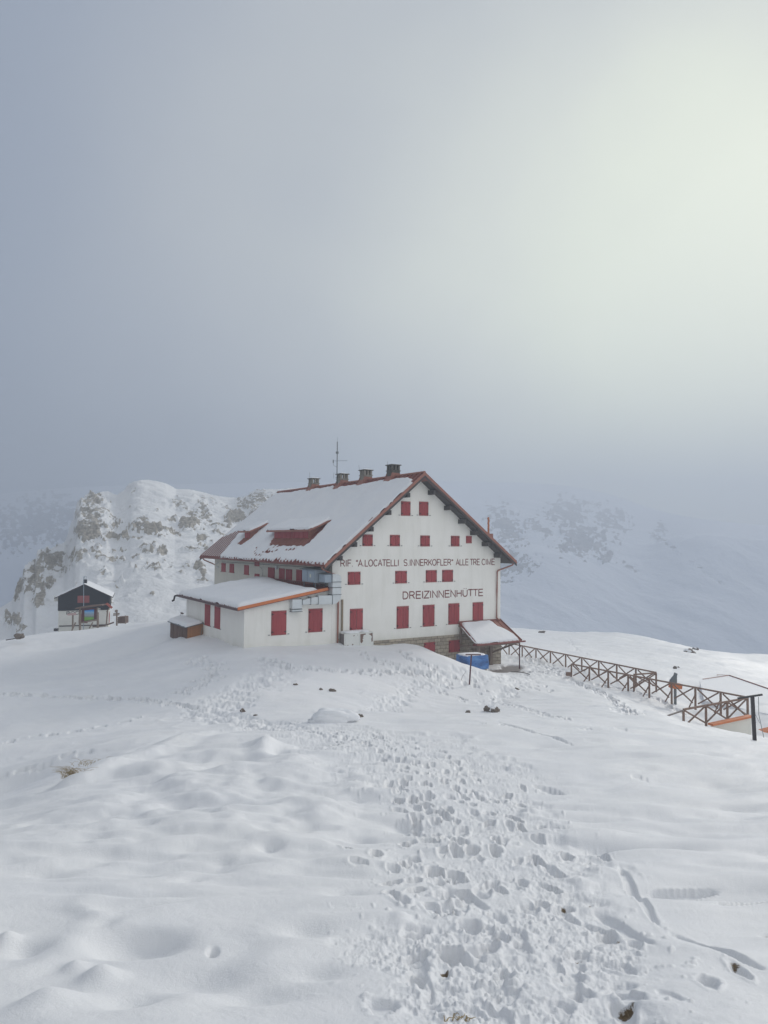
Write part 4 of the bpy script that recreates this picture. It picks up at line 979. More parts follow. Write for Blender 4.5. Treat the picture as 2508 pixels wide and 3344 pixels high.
# ---- rainwater pipes
def dp(name, pts, r, par, mat=M_TRIM): b = MB(); b.tube([P(*p) for p in pts], r, 10); return b.build(name, mat, par, smooth_=True)
dp('downpipe', [(-1.19, -.6, -1.78), (-1.05, -.5, -1.95), (-.6, -.35, -2.15), (.1, -.16, -2.38), (.42, -.11, -2.50), (.45, -.11, -2.65), (.45, -.11, -5), (.44, -.11, -7.6)], .065, hut)
dp('downpipe', [(17.09, -.6, -1.65), (17.02, -.45, -1.85), (16.3, -.2, -2.12), (15.75, -.11, -2.30), (15.66, -.11, -2.42), (15.63, -.11, -4), (15.6, -.11, -6.25), (15.75, -.14, -6.42), (16.05, -.14, -6.55), (16.14, -.14, -6.9)], .065, hut)
dp('downpipe', [(16.16, .25, -6.9), (16.2, .25, -10.1), (16.4, .1, -10.35), (16.9, -.2, -10.5)], .06, hut, M_BLACK)
dp('downpipe', [(-1.19, 26.2, -1.78), (-1.0, 26.1, -2.0), (-.2, 25.9, -2.35), (.1, 25.95, -2.5), (.1, 25.95, -4.5)], .065, hut)
vp = MB(); vp.tube([P(.80, -.10, -7.8), P(.80, -.10, -4.30), P(.80, -.10, -4.22)], .075, 10); vp.tube([P(.45, -.12, -7.05), P(.62, -.14, -7.2), P(.80, -.12, -7.45)], .05, 8); vp.build('vent_pipe', M_PIPE, hut, smooth_=True)

# ============================ THE SIDE ANNEX ============================
ann = thing('flat_annex', (A0[0], A0[1], ZB), 'low white side annex with deep snow on its shallow orange-edged roof', 'building', HA)
def za(u): return -4.52 + (u + 7.25) * .171
aw = MB(); aw.prism([P(-6.7, -.015, -8.6), P(-6.7, -.015, za(-6.7) - .18), P(-.02, -.015, za(0) - .18), P(-.02, -.015, -8.6)], (0, 13.1, 0)); aw.build('wall', M_PLASTER, ann)
ar = MB(); ar.prism([P(-7.25, -.32, za(-7.25) - .16), P(-7.25, -.32, za(-7.25)), P(-.02, -.32, za(-.02)), P(-.02, -.32, za(-.02) - .16)], (0, 13.95, 0))
for i in range(38):
    s = -.2 + i * .365; ar.bar(P(-7.26, s, za(-7.26) + .02), P(-.05, s, za(-.05) + .02), .05, .05, (0, 1, 0))
ar = ar.build('roof', M_ROOF, ann)
b = MB(); b.prism([P(-7.30, -.37, za(-7.3) + .09), P(-.55, -.37, za(-.55) + .09), P(-.55, -.37, za(-.55) - .11), P(-7.30, -.37, za(-7.3) - .11)], (0, .045, 0)); b.build('fascia', M_ORANGE, ar)
b = MB(); b.box(-7.34, -7.255, -.36, 13.7, za(-7.3) - .15 - ZB, za(-7.3) + .02 - ZB); b.build('gutter', simple('dark_brown_gutter', (.12, .075, .075), .2, 3, .6, .3), ar)
b = MB(); b.tube([P(-7.34, 13.7, -4.6), P(-7.45, 13.9, -4.65), P(-7.48, 13.95, -4.85), P(-7.5, 14.0, -5.0), P(-7.6, 14.1, -5.05)], .08, 8); b.build('gutter_spout', M_BLACK, ar)
b = MB(); b.box(-.05, -.013, 1.0, 13.4, za(0) + .02 - ZB, za(0) + .14 - ZB); b.build('wall_flashing', M_ROOF, ar)
La = math.hypot(7.23, 7.23 * .171); ea2 = np.array([7.23, 0, 7.23 * .171]) / La; na2 = np.array([-ea2[2], 0, ea2[0]])
pillow('roof_snow', ar, P(-7.25, 0, za(-7.25)), ea2, (0, 1, 0), na2, [(.0, -.26), (.0, 13.6), (7.2, 13.6), (7.32, 12.5), (6.9, 9.0), (6.1, 3.6), (5.9, 1.2), (6.1, -.25)], .30, .09, .42, amp=.045, seed=500, bulge=.05)
for x0, x1, z0, z1 in [(-4.70, -3.64, -6.47, -4.85), (-1.86, -.81, -6.43, -4.82)]: shutter(ann, x0, x1, z0, z1, plane=-.015, leaves=1)
for x0, x1, z0, z1 in [(7.02, 8.2, -6.47, -4.90), (4.78, 5.93, -6.45, -4.89)]: shutter(ann, x0, x1, z0, z1, 'left', -6.70, leaves=1, hinges=False)

# ============================ VENTILATION DUCT ============================
dk = thing('ventilation_duct', (A0[0], A0[1], ZB), 'galvanised ventilation duct bending round the annex roof corner by the red downpipe', 'duct', HA)
def duct(pts_boxes, name, mat):
    m = MB()
    for bx_ in pts_boxes: m.box(bx_[0], bx_[1], bx_[2], bx_[3], bx_[4] - ZB, bx_[5] - ZB)
    return m.build(name, mat, dk, .01)
h1 = duct([(-3.36, -2.62, -.46, -.04, -4.70, -4.05)], 'duct_outlet', M_ZINC)
h2 = duct([(-3.36, -2.62, -.46, -.04, -4.88, -4.76)], 'duct_outlet', M_ZINC)
def dsec(u0, u1, zt0, zt1, zb):
    m = MB(); m.prism([P(u0, -.46, zb), P(u0, -.46, zt0), P(u1, -.46, zt1), P(u1, -.46, zb)], (0, .42, 0)); return m.build('duct_section', M_ZINC, dk, .008)
dsec(-2.58, -1.95, -4.12, -3.99, -4.42); dsec(-1.93, -1.36, -3.98, -3.92, -4.42)
# curved section swinging out, then the upright with rounded elbow
m = MB(); arc = [(-1.34, -.46)] + [(-1.34 + .95 * t, -.46 - .30 * math.sin(t * math.pi / 2)) for t in (.2, .4, .6, .8, 1.0)]
pts = [P(a, b_, -4.45) for a, b_ in arc] + [P(-.39, -.06, -4.45), P(-1.34, -.06, -4.45)]
m.prism(pts, (0, 0, .62)); m.build('duct_section', M_ZINC, dk)
m = MB(); R0 = .72; pts = [P(-.37, -.76, -3.83)] + [P(-.37 + R0 * math.sin(t), -.76, -3.83 - .62 * math.cos(t) + .0) for t in [0, .3, .6, .9, 1.2, 1.5]]
pts = [P(-.37, -.76, -3.80), P(-.37, -.76, -4.45), P(-.12, -.76, -4.43), P(.08, -.76, -4.34), P(.24, -.76, -4.15), P(.32, -.76, -3.95), P(.33, -.76, -3.80)]
m.prism(pts, (0, .66, 0)); m.build('duct_elbow', M_ZINC, dk)
for z0, z1 in ((-3.77, -3.30), (-3.26, -2.90)):
    m = MB(); m.box(-.37, .33, -.76, -.10, z0 - ZB, z1 - ZB); m.build('duct_section', M_ZINC, dk, .008)
m = MB(); pts = [P(-.37, -.76, -2.86), P(.33, -.76, -2.86), P(.33, -.76, -2.6), P(.26, -.76, -2.45), P(.10, -.76, -2.34), P(-.37, -.76, -2.30)]
m.prism(pts, (0, .66, 0)); m.build('duct_elbow', M_ZINC, dk)
m = MB(); m.box(-.95, -.39, -.66, .30, -2.92 - ZB, -2.34 - ZB); m.build('duct_section', M_ZINCD, dk, .02)
m = MB(); m.box(-1.2, -.15, .42, 2.55, -2.98 - ZB, -2.06 - ZB); un = m.build('fan_unit', M_ZINCD, dk, .02)
for a0, a1 in ((.5, 1.55), (1.65, 2.48)):
    m = MB(); m.box(-1.23, -1.202, a0, a1, -2.92 - ZB, -2.12 - ZB); m.build('access_panel', M_ZINCD, un, .006)
m = MB(); m.box(-1.245, -1.232, .98, 1.2, -2.62 - ZB, -2.38 - ZB); m.build('warning_label', simple('pale_label', (.6, .6, .5), .1, 3), un)
m = MB(); m.prism([P(-1.35, .3, -2.04), P(-.1, .3, -1.93), P(-.1, 2.7, -1.93), P(-1.35, 2.7, -2.04)], (0, 0, .04)); m.build('unit_cover', M_SEAM, un)
m = MB(); m.prism([P(-1.0, -.7, -2.33), P(-.3, -.7, -2.25), P(-.3, .34, -2.25), P(-1.0, .34, -2.33)], (0, 0, .03)); m.build('duct_cover', M_SEAM, dk)
for a, b0 in ((-1.1, .5), (-.3, .5), (-1.1, 2.4), (-.3, 2.4)):
    m = MB(); m.box(a - .03, a + .03, b0 - .03, b0 + .03, za(a) - .02 - ZB, -2.98 - ZB); m.build('unit_leg', M_SEAM, dk)
for x in (-2.60, -1.94, -1.35): m = MB(); m.box(x - .018, x + .018, -.49, -.03, -4.46 - ZB, -4.02 + .12 * (x > -2.3) - ZB); m.build('duct_flange', M_SEAM, dk)
m = MB(); m.box(-.395, -.365, -.80, -.05, -4.47 - ZB, -3.80 - ZB); m.build('duct_flange', M_SEAM, dk)
for z in (-3.785, -3.28, -2.88): m = MB(); m.box(-.40, .36, -.79, -.08, z - .016 - ZB, z + .016 - ZB); m.build('duct_flange', M_SEAM, dk)
for z in (-4.73, -4.90): m = MB(); m.box(-3.39, -2.59, -.49, -.03, z - .016 - ZB, z + .016 - ZB); m.build('duct_flange', M_SEAM, dk)

# ============================ ANTENNA ============================
x, y = HW(UA - .50, 12.45)
an = thing('roof_antenna', (x, y, 5.0), 'tall thin grey aerial mast beside the third chimney from the gable end', 'antenna')
m = MB(); m.tube([(0, 0, 0), (0, 0, 4.35)], .045, 8); m.build('mast', M_SEAM, an)
m = MB(); m.tube([(0, 0, 4.3), (0, 0, 4.8)], .014, 6); m.build('whip', M_ZINCD, an)
m = MB(); m.tube([(-.35, 0, 2.55), (.95, 0, 2.58)], .022, 6); [m.tube([(q, -.22, 2.57), (q, .22, 2.57)], .012, 5) for q in (.2, .4, .6, .8)]; m.build('boom', M_ZINCD, an)
m = MB(); m.tube([(-.36, 0, 2.35), (-.36, 0, 2.65)], .05, 6); m.tube([(-.36, 0, 2.4), (-.34, 0, 2.15), (-.1, 0, 2.0), (0, 0, 1.98)], .014, 5); m.build('antenna_head', M_SEAM, an)
m = MB(); m.box(-.13, .12, -.08, .08, 3.22, 3.42); m.build('receiver_box', M_SEAM, an)
m = MB(); m.tube([(-.3, 0, .9), (-.3, 0, 1.45)], .014, 5); m.tube([(-.14, 0, .95), (0, 0, 1.0)], .03, 5); m.build('bracket', M_SEAM, an)

# ============================ UTILITY CABINET ============================
x, y = HW(.62, -.15)
cb = thing('utility_cabinet', (A0[0], A0[1], ZB), 'chipped white metal cabinet with brown bare patches against the gable wall', 'cabinet', HA)
m = MB(); m.box(.62, 3.08, -.78, -.02, -8.0 - ZB, -6.60 - ZB); body = m.build('body', M_CAB, cb, .02)
m = MB(); m.box(.615, .632, -.74, -.05, -7.95 - ZB, -6.66 - ZB); m.build('side_panel', simple('dark_side_panel', (.17, .15, .15), .3, 4), cb)
for a0, a1 in ((.72, 1.86), (1.90, 3.04)): m = MB(); m.box(a0, a1, -.81, -.78, -7.9 - ZB, -6.68 - ZB); m.build('cabinet_door', M_CAB, cb, .006)
pb = [[(1.93, -6.72), (2.38, -6.69), (2.40, -6.78), (2.22, -6.80), (2.16, -6.98), (2.20, -7.04), (2.12, -7.10), (2.18, -7.22), (2.08, -7.36), (2.02, -7.38), (1.95, -7.3)],
      [(2.62, -6.74), (2.98, -6.68), (3.0, -7.30), (2.9, -7.34), (2.87, -7.1), (2.93, -6.98), (2.84, -6.85)],
      [(1.16, -7.58), (1.28, -7.38), (1.36, -7.40), (1.34, -7.55), (1.27, -7.62)], [(1.32, -6.80), (1.45, -6.75), (1.47, -6.81), (1.38, -6.85)], [(.80, -7.6), (.88, -7.42), (.95, -7.44), (.90, -7.6), (.8, -7.7)], [(1.66, -6.77), (1.73, -6.75), (1.72, -6.8)]]
for p in pb:
    m = MB(); m.prism([P(a, -.813, c) for a, c in p], (0, .004, 0)); m.build('worn_patch', M_RUST, cb)
pillow('snow_cap', cb, P(0, 0, -6.602), (1, 0, 0), (0, 1, 0), (0, 0, 1), [(.64, -.78), (2.75, -.78), (2.7, -.04), (.64, -.04)], .13, .05, .14, amp=.03, seed=77)

# ============================ PORCH CANOPY ============================
pc = thing('porch_canopy', (A0[0], A0[1], ZB), 'red sheet lean-to porch roof with a snow patch at the gable right corner', 'canopy', HA)
SD = -2.7
ct = [P(11.62, -.06, -6.47), P(16.05, -.06, -6.47), P(15.98 + .02, SD, -7.88), P(11.33, SD, -7.88)]
m = MB(); m.prism([ct[0], ct[1], ct[2], ct[3]], (0, 0, -.07))
e1 = Vector(ct[2]) - Vector(ct[1])
for k in range(11):
    f = k / 10; a = Vector(ct[0]).lerp(Vector(ct[1]), f); b_ = Vector(ct[3]).lerp(Vector(ct[2]), f)
    m.bar(a + Vector((0, 0, .02)), b_ + Vector((0, 0, .02)), .035, .05)
cr_ = m.build('canopy_roof', M_TRIM, pc)
for a, b_ in ((ct[0], ct[3]), (ct[1], ct[2])):
    m = MB(); m.bar(Vector(a) + Vector((0, 0, .0)), Vector(b_) + Vector((0, 0, .0)), .05, .2); m.build('verge', M_ROOF, cr_)
m = MB(); m.bar(Vector(ct[0]) + Vector((-.1, 0, .05)), Vector(ct[1]) + Vector((0, 0, .05)), .06, .12); m.build('wall_flashing', M_ROOF, cr_)
m = MB(); m.tube([Vector(ct[3]) + Vector((-.05, -.04, -.06)), Vector(ct[2]) + Vector((.35, -.04, -.06))], .07, 8); m.build('gutter', M_ROOF, cr_)
pe = (Vector(ct[3]) - Vector(ct[0])); Lp = pe.length; pe.normalize(); pn = Vector((1, 0, 0)).cross(Vector((0, -pe.y, -pe.z))).normalized()
if pn.z < 0: pn = -pn
ps = pillow('canopy_snow', cr_, ct[0], (1, 0, 0), tuple(pe), tuple(pn), [(.25, .05), (3.15, .02), (3.35, .3), (3.5, .9), (3.95, 1.35), (4.35, 2.1), (4.42, Lp - .03), (-.08, Lp - .03), (.02, .8)], .13, .06, .14, amp=.045, seed=610)
m = MB(); m.bar(P(11.5, SD + .12, -8.03), P(15.9, SD + .12, -8.03), .13, .16); m.build('beam', M_WOODG, pc)
m = MB(); m.bar(P(11.75, -.15, -6.7), P(11.75, -.15, -8.45), .14, .14); m.build('post', M_WOODG, pc)
m = MB(); m.bar(P(11.62, -.1, -6.7), P(11.5, SD + .1, -7.97), .12, .16); m.build('rafter', M_WOODG, pc)
m = MB(); m.bar(P(15.85, -.1, -6.7), P(15.85, SD + .1, -7.97), .12, .16); m.build('rafter', M_WOODG, pc)
m = MB(); m.bar(P(11.75, -.2, -8.3), P(11.55, SD + .15, -8.12), .14, .16); m.build('tie_beam', M_WOODG, pc)
m = MB(); m.bar(P(11.6, SD + .12, -8.1), P(11.6, SD + .12, -10.0), .16, .16); m.build('post', M_WOODG, pc)
m = MB(); m.bar(P(14.75, -.35, -7.1), P(14.75, -.35, -10.4), .26, .22); m.build('post', M_WOODG, pc)
m = MB(); m.bar(P(14.85, -.4, -9.05), P(15.85, SD + .3, -8.05), .15, .15); m.build('brace', M_WOODG, pc)
m = MB(); m.bar(P(16.0, SD + .25, -7.95), P(16.0, SD + .25, -10.6), .07, .07); tag(m.build('post', M_MAROON, pc), 'thin dark steel post')
m = MB(); m.box(13.05, 14.3, -.16, -.06, -10.5 - ZB, -8.45 - ZB)
for k in range(5): m.box(13.07 + k * .245, 13.07 + k * .245 + .232, -.18, -.16, -10.5 - ZB, -8.9 - ZB)
m.box(13.0, 14.4, -.2, -.15, -8.85 - ZB, -8.7 - ZB); m.build('boarding', M_WOODG, pc)

# ============================ THINGS ON THE SNOW ============================
# tarpaulin-covered stack
s0 = -3.6
tx = thing('covered_stack', (A0[0], A0[1], ZB), 'blue tarpaulin wrapped stack topped with snow beneath the porch canopy', 'covered stack', HA)
def tarpmesh():
    bm = bmesh.new(); bmesh.ops.create_cube(bm, size=1)
    bmesh.ops.subdivide_edges(bm, edges=bm.edges[:], cuts=14, use_grid_fill=True)
    c0, c1, d0, d1, z0, z1 = 8.88, 10.92, -4.5, -3.2, -9.5, -8.36
    for v in bm.verts:
        u = (v.co.x + .5); w = (v.co.y + .5); h = (v.co.z + .5)
        x = c0 + u * (c1 - c0); y = d0 + w * (d1 - d0); z = z0 + h * (z1 - z0) - (.04 * u) * h
        k = (1 - h) * .06
        n1 = float(fbm(np.array([x * 1.6 + y]), np.array([z * 4.0]), 3, 640)[0]); n2 = float(fbm(np.array([x * 2.3]), np.array([y * 2.3 + z * 3]), 3, 641)[0])
        side = (abs(v.co.x) > .49) or (abs(v.co.y) > .49)
        if side: x += (1 if v.co.x > 0 else -1) * (abs(v.co.x) > .49) * (n1 * .06 + k); y += (1 if v.co.y > 0 else -1) * (abs(v.co.y) > .49) * (n1 * .06 + k)
        if h < .05: z += n2 * .10 + .10 * u
        v.co = Vector(P(x, y, z))
    me = bpy.data.meshes.new('tarpaulin'); bm.to_mesh(me); bm.free(); me.materials.append(M_TARP)
    me.polygons.foreach_set('use_smooth', [True] * len(me.polygons))
    o = bpy.data.objects.new('tarpaulin', me); C.objects.link(o); o.parent = tx
tarpmesh()
pillow('snow_cap', tx, P(0, 0, -8.20), (1, 0, -.02), (0, 1, 0), (0, 0, 1), [(8.9, -4.46), (10.5, -4.48), (10.86, -4.3), (10.88, -3.5), (10.7, -3.22), (8.92, -3.2)], .12, .05, .2, amp=.05, seed=620)
m = MB()
for k in range(3):
    m.box(8.95 + k * .65, 9.57 + k * .65, -4.42, -3.3, -10.3 - ZB, -9.42 - ZB)
m.build('crate_stack', simple('pale_brown_crate', (.36, .33, .26), .3, 4, .85, .2, bump=.3), tx, .02)
m = MB(); m.tube([P(10.98, -4.5, -9.2), P(11.0, -4.52, -9.95)], .02, 5); m.build('tie_cord', M_ZINC, tx)

# T-shaped poles
def tpole(px, py, D, h, r, bar, mat, label, lean=0.0, tilt=0.0, cable=False):
    p = Vector(atd(px, py, D)); g_ = gz(p.x, p.y); t = thing('tee_post', (p.x, p.y, g_), label, 'post')
    top = Vector((lean * h, 0, p.z - g_ + h))
    m = MB(); m.bar((0, 0, -.5), top, r, r, (0, 1, 0)); m.build('post', mat, t)
    m = MB(); m.bar(top + Vector((-bar[0], 0, -bar[0] * tilt + .03)), top + Vector((bar[1], 0, bar[1] * tilt + .03)), .07, .07); m.build('crossbar', mat, t)
    if cable:
        m = MB(); m.tube([top + Vector((bar[1] * .62, 0, 0)), top + Vector((bar[1] * .63, 0, -.75)), top + Vector((bar[1] * .9, 0, -1.3)), top + Vector((bar[1] * 1.1, 0, -1.7))], .012, 5)
        m.tube([top + Vector((bar[1] * .3, 0, -.75)), top + Vector((bar[1] * .7, 0, -1.1))], .008, 5); m.build('hanging_wire', M_SEAM, t)
    return t
tpole(1531, 2246, 47, 2.12, .085, (.38, .62), M_MAROON, 'slim maroon T-shaped post standing in front of the blue covered stack', .075)
t2 = tpole(2466, 2420, 30.5, 1.85, .12, (.62, .42), M_BLACK, 'thick black T-shaped post with hanging wires at the end of the railing', -.05, .16, True)

# wooden bin by the annex
bn = thing('wooden_bin', (A0[0], A0[1], ZB), 'low wooden storage bin with snowy lid beside the annex side wall', 'storage bin', HA)
m = MB()
for k in range(8): m.box(-7.92 + k * .152, -7.92 + k * .152 + .146, 8.60, 8.64, -8.2 - ZB, -6.68 + k * .035 - ZB)
tag(m.build('front_boards', M_WOODR, bn), 'orange brown boarded end')
m = MB()
for k in range(12): m.box(-7.96, -7.925, 8.62 + k * .385, 8.62 + k * .385 + .375, -8.3 - ZB, -6.70 - ZB)
for k in (0, 3, 6, 9): m.box(-7.99, -7.96, 8.66 + k * .4, 8.76 + k * .4, -8.3 - ZB, -6.7 - ZB)
tag(m.build('side_boards', M_WOODD, bn), 'dark weathered boarded long side')
m = MB(); m.prism([P(-8.15, 8.40, -6.70), P(-6.72, 8.40, -6.40), P(-6.72, 13.4, -6.40), P(-8.15, 13.4, -6.70)], (0, 0, .06)); m.build('lid', M_SEAM, bn)
lx = Vector((1.43, 0, .30)).normalized()
pillow('snow_cap', bn, P(-8.15, 0, -6.64), tuple(lx), (0, 1, 0), (-lx.z, 0, lx.x), [(.02, 8.43), (1.40, 8.43), (1.44, 13.3), (.02, 13.3)], .26, .06, .35, amp=.04, seed=630)
pk = thing('wooden_plank', (A0[0], A0[1], ZB), 'narrow plank leaning on the end of the wooden bin', 'plank', HA)
m = MB(); m.bar(P(-7.0, 8.35, -7.75), P(-6.78, 8.55, -6.72), .10, .03, (0, 1, 0)); m.build('board', M_WOODG, pk)
lp = thing('log_pile', (*HW(-6.95, 13.6), ZB), 'small stack of dark firewood at the far corner of the annex', 'firewood', HA)
for k, (a, z) in enumerate(((0, -6.9), (.16, -6.9), (-.02, -6.72), (.13, -6.72), (.02, -6.5), (.14, -6.5), (.08, -6.3), (.12, -6.1), (0, -7.08), (.15, -7.08))):
    m = MB(); m.tube([(a, 0, z - ZB), (a, .5, z - ZB)], .075, 7); m.build('log', M_WOODD, lp)

# ============================ RAILINGS ============================
def railing(name, A, B, n, zt, zb0, zb1, label, skipfirst=False, struts=(), group=None, mat=M_RAIL, low=.16):
    A = Vector((A[0], A[1], 0)); B = Vector((B[0], B[1], 0))
    t = thing(name, (A.x, A.y, zb0), label, 'railing', group=group)
    o = Vector((A.x, A.y, zb0))
    def pt(f, z): q = A.lerp(B, f); return Vector((q.x, q.y, z)) - o
    m = MB(); m.bar(pt(0, zt), pt(1, zt), .12, .09); m.build('handrail', mat, t)
    for i in range(n + 1):
        if skipfirst and i == 0: continue
        f = i / n; zb = zb0 + (zb1 - zb0) * f
        m = MB(); m.bar(pt(f, zb - .35), pt(f, zt - .045), .105, .105, (0, 1, 0)); m.build('post', mat, t)
    for i in range(n):
        f0, f1 = i / n + .012, (i + 1) / n - .012; za_, zb_ = zb0 + (zb1 - zb0) * f0, zb0 + (zb1 - zb0) * f1
        nv = (B - A).normalized().cross(Vector((0, 0, 1))) * .035
        m = MB(); m.bar(pt(f0, zt - .07) + nv, pt(f1, zb_ + low - .1) + nv, .05, .085); m.build('brace', mat, t)
        m = MB(); m.bar(pt(f0, za_ + low - .1) - nv, pt(f1, zt - .07) - nv, .05, .085); m.build('brace', mat, t)
    for f, L in struts:
        zb = zb0 + (zb1 - zb0) * f; nv = (B - A).normalized().cross(Vector((0, 0, 1)))
        p = pt(f, zt - .45); q = pt(f, zb - .1) + nv * L; m = MB(); m.bar(p, q, .06, .06); m.build('strut', mat, t)
    return t
ZT = -9.30
def XY(px, py, D): p = atd(px, py, D); return (float(p[0]), float(p[1]))
near = railing('timber_railing', XY(1866, 2155, 55.5), XY(2441, 2275, 44), 8, ZT + .02, -10.2, -10.42, 'front long timber cross-braced railing ending at the corner beside the black post',
               struts=[(i / 8, .7) for i in (1, 2, 3, 4, 5, 6, 7)], group='timber railings')
far_ = railing('timber_railing', XY(1622, 2094, 68.5), XY(2142.6, 2195.5, 52.3), 10, ZT, -10.42, -10.36, 'rear long timber cross-braced railing running back to the porch', group='timber railings')
ret = railing('timber_railing', XY(2441, 2275, 44), XY(2232, 2315, 40.8), 3, ZT - .02, -10.42, -10.36, 'short nearest timber railing of three cross-braced bays meeting the corner', skipfirst=True, group='timber railings', mat=M_RAIL)
lnk = railing('timber_railing', XY(2142.6, 2195.5, 52.3), XY(2070, 2204, 51.6), 1, ZT - .03, -10.36, -10.36, 'single-bay timber railing joining the far end of the rear run to the front run', skipfirst=True, group='timber railings')
st = thing('stair_handrail', tuple(atd(2232, 2320, 40.8)), 'grey sloping pole handrail running down to the snow from the nearest railing', 'handrail')
q = Vector(atd(2142, 2349, 39.6)) - Vector(st.location); m = MB(); m.bar((0, 0, 0), q + Vector((0, 0, -.02)), .07, .07); m.build('pole', M_RAILH, st)
# timber kerb and snow-topped terrace wall below the railing
w0 = atd(1858, 2196, 55.2); kb = thing('timber_beam', tuple(w0), 'short timber beam lying at the foot of the front railing', 'beam')
m = MB(); m.box(-.22, .14, -.1, .1, -.25, .02); m.build('beam', M_RAIL, kb)
c0 = Vector(atd(2452, 2338, 43.0)); c1 = Vector(atd(2320, 2366, 41.0))
tw_ = thing('terrace_wall', (c0.x, c0.y, c0.z), 'low white terrace wall with orange capping below the nearest railing', 'wall')
d_ = c1 - c0; d_.z = c1.z - c0.z
m = MB(); m.prism([(0, 0, -.08), tuple(d_ + Vector((0, 0, -.08))), tuple(Vector((d_.x, d_.y, -2.5))), (0, 0, -2.5)], (.14, .22, 0)); m.build('wall', M_PLASTER, tw_)
m = MB(); m.bar((0, 0, 0), tuple(d_), .34, .11); m.build('capping', M_ORANGE, tw_)

# ============================ LOWER ROOF BEYOND THE RAILING ============================
ap = Vector(atd(2381, 2205, 60)); e_ = Vector(atd(2560, 2266, 54)); f_ = Vector(atd(2290, 2201, 78)); g2_ = Vector(atd(2285, 2219, 57))
lb = thing('lower_outbuilding', (ap.x, ap.y, ap.z), 'snow-buried low outbuilding roof with thin red ridge lines beyond the railing', 'building')
o = ap
r1 = at(2560, 2345); r2 = at(2300, 2290)
m = MB(); m.prism([(0, 0, -.04), tuple(e_ - o + Vector((0, 0, -.04))), tuple(r1 - o + Vector((0, 0, .05))), tuple(r2 - o + Vector((0, 0, .05))), tuple(g2_ - o + Vector((0, 0, -.04)))], (0, 0, -.45)); m.build('roof', M_RSNOW, lb)
m = MB(); m.bar((0, 0, 0), e_ - o, .06, .07); m.build('verge', M_ROOF, lb)
m = MB(); m.bar((0, 0, 0), (g2_ - o) * .9, .05, .04); m.build('verge', M_TRIM, lb)
m = MB(); m.bar((0, 0, 0), (f_ - o) * .7, .04, .04); m.build('ridge', M_TRIM, lb)
cw = Vector(atd(2206, 2238, 49)); ch = thing('flue_cowl', tuple(cw), 'dark chimney cowl on an orange sheet base behind the front railing', 'chimney cowl')
m = MB(); m.prism([(-.40, -.25, -.16), (.34, -.25, -.22), (.38, -.25, .10), (-.34, -.25, .13)], (0, .5, 0)); m.build('base', M_ORANGE, ch)
m = MB(); m.box(-.07, .07, .0, .14, -1.3, -.25); m.build('stand', M_SEAM, ch)
m = MB(); m.prism([(-.40, -.15, .1), (.05, -.15, .1), (.06, -.15, .62), (.10, -.15, .82), (-.03, -.15, .85), (-.08, -.15, .68), (-.36, -.15, .34)], (0, .3, 0)); m.build('cowl', M_SEAM, ch, .02)
ob = Vector(atd(2497, 2390, 40)); o2 = thing('orange_sheet', tuple(ob), 'orange sheet edge poking out of the snow at the right picture edge', 'sheet edge')
m = MB(); m.prism([(-.05, 0, -.02), (.5, 0, .12), (.9, 0, .12), (.9, 0, -.12), (.4, 0, -.1)], (0, .6, 0)); m.build('sheet', M_ORANGE, o2)

# ============================ BOULDERS, GRASS ============================
def boulder(px, py, sx, sy, sz, seed, label, snow=0.0, name='boulder', D=None):
    p = Vector(atd(px, py, D)) if D else at(px, py)
    t = thing(name, tuple(p), label, 'rock')
    def blob(sc, nm, mat, off, amp):
        bm = bmesh.new(); bmesh.ops.create_icosphere(bm, subdivisions=4, radius=1)
        co = np.array([v.co[:] for v in bm.verts]); n1 = fbm(co[:, 0] * 1.3 + seed, co[:, 1] * 1.3 + co[:, 2] * 1.1, 4, seed, .55); n2 = np.abs(fbm(co[:, 0] * 3 + co[:, 2] * 2, co[:, 1] * 3 - seed, 3, seed + 5))
        for v, a, b_ in zip(bm.verts, n1, n2):
            v.co *= 1 + amp * (a * .9 - b_ * .4); v.co = Vector((v.co.x * sc[0], v.co.y * sc[1], v.co.z * sc[2])) + Vector(off)
        me = bpy.data.meshes.new(nm); bm.to_mesh(me); bm.free(); me.materials.append(mat)
        me.polygons.foreach_set('use_smooth', [mat is M_RSNOW] * len(me.polygons))
        ob_ = bpy.data.objects.new(nm, me); C.objects.link(ob_); ob_.parent = t
    blob((sx, sy, sz), 'rock', M_ROCK, (0, 0, sz * .15), .9)
    if snow: blob((sx * snow, sy * .95, sz * .75), 'snow_cap', M_RSNOW, (-sx * .18, .03, sz * .55), .5)
boulder(1608, 2322, .34, .3, .26, 3, 'snow-capped brown boulder on the slope crest right of the pole', .75)
boulder(1528, 2327, .13, .12, .10, 5, 'small dark stone left of the snow-capped boulder')
boulder(1175, 2342, .17, .15, .10, 9, 'small dark stone right of the snow-covered hump')
boulder(1085, 2258, .17, .14, .13, 12, 'dark stone poking out above the snow-covered hump')
boulder(1048, 2252, .10, .10, .07, 14, 'flat stone just left of the larger dark stone above the hump')
boulder(792, 2322, .13, .12, .09, 18, 'small snow-dusted stone by the trodden path junction', .6)
boulder(836, 2337, .09, .08, .06, 19, 'tiny dark stone below the path junction')
boulder(1684, 2252, .20, .15, .09, 22, 'flat dark stone in the tracks below the porch')
boulder(965, 2236, .12, .12, .07, 25, 'tiny stone on the mound above the trodden path')
boulder(2250, 2133, .85, .6, .38, 28, 'dark rock at the plateau edge beyond the lower roof', .6)
boulder(2272, 2120, .42, .4, .22, 31, 'smaller dark rock behind the plateau edge rock', .5)
boulder(2204, 2182, .15, .14, .16, 33, 'small black rock on the snowfield above the flue cowl')
boulder(2215, 2180, .09, .09, .10, 35, 'tiny black rock beside the one above the flue cowl')
boulder(1770, 2066, .5, .4, .25, 38, 'lone dark rock on the far plateau skyline')
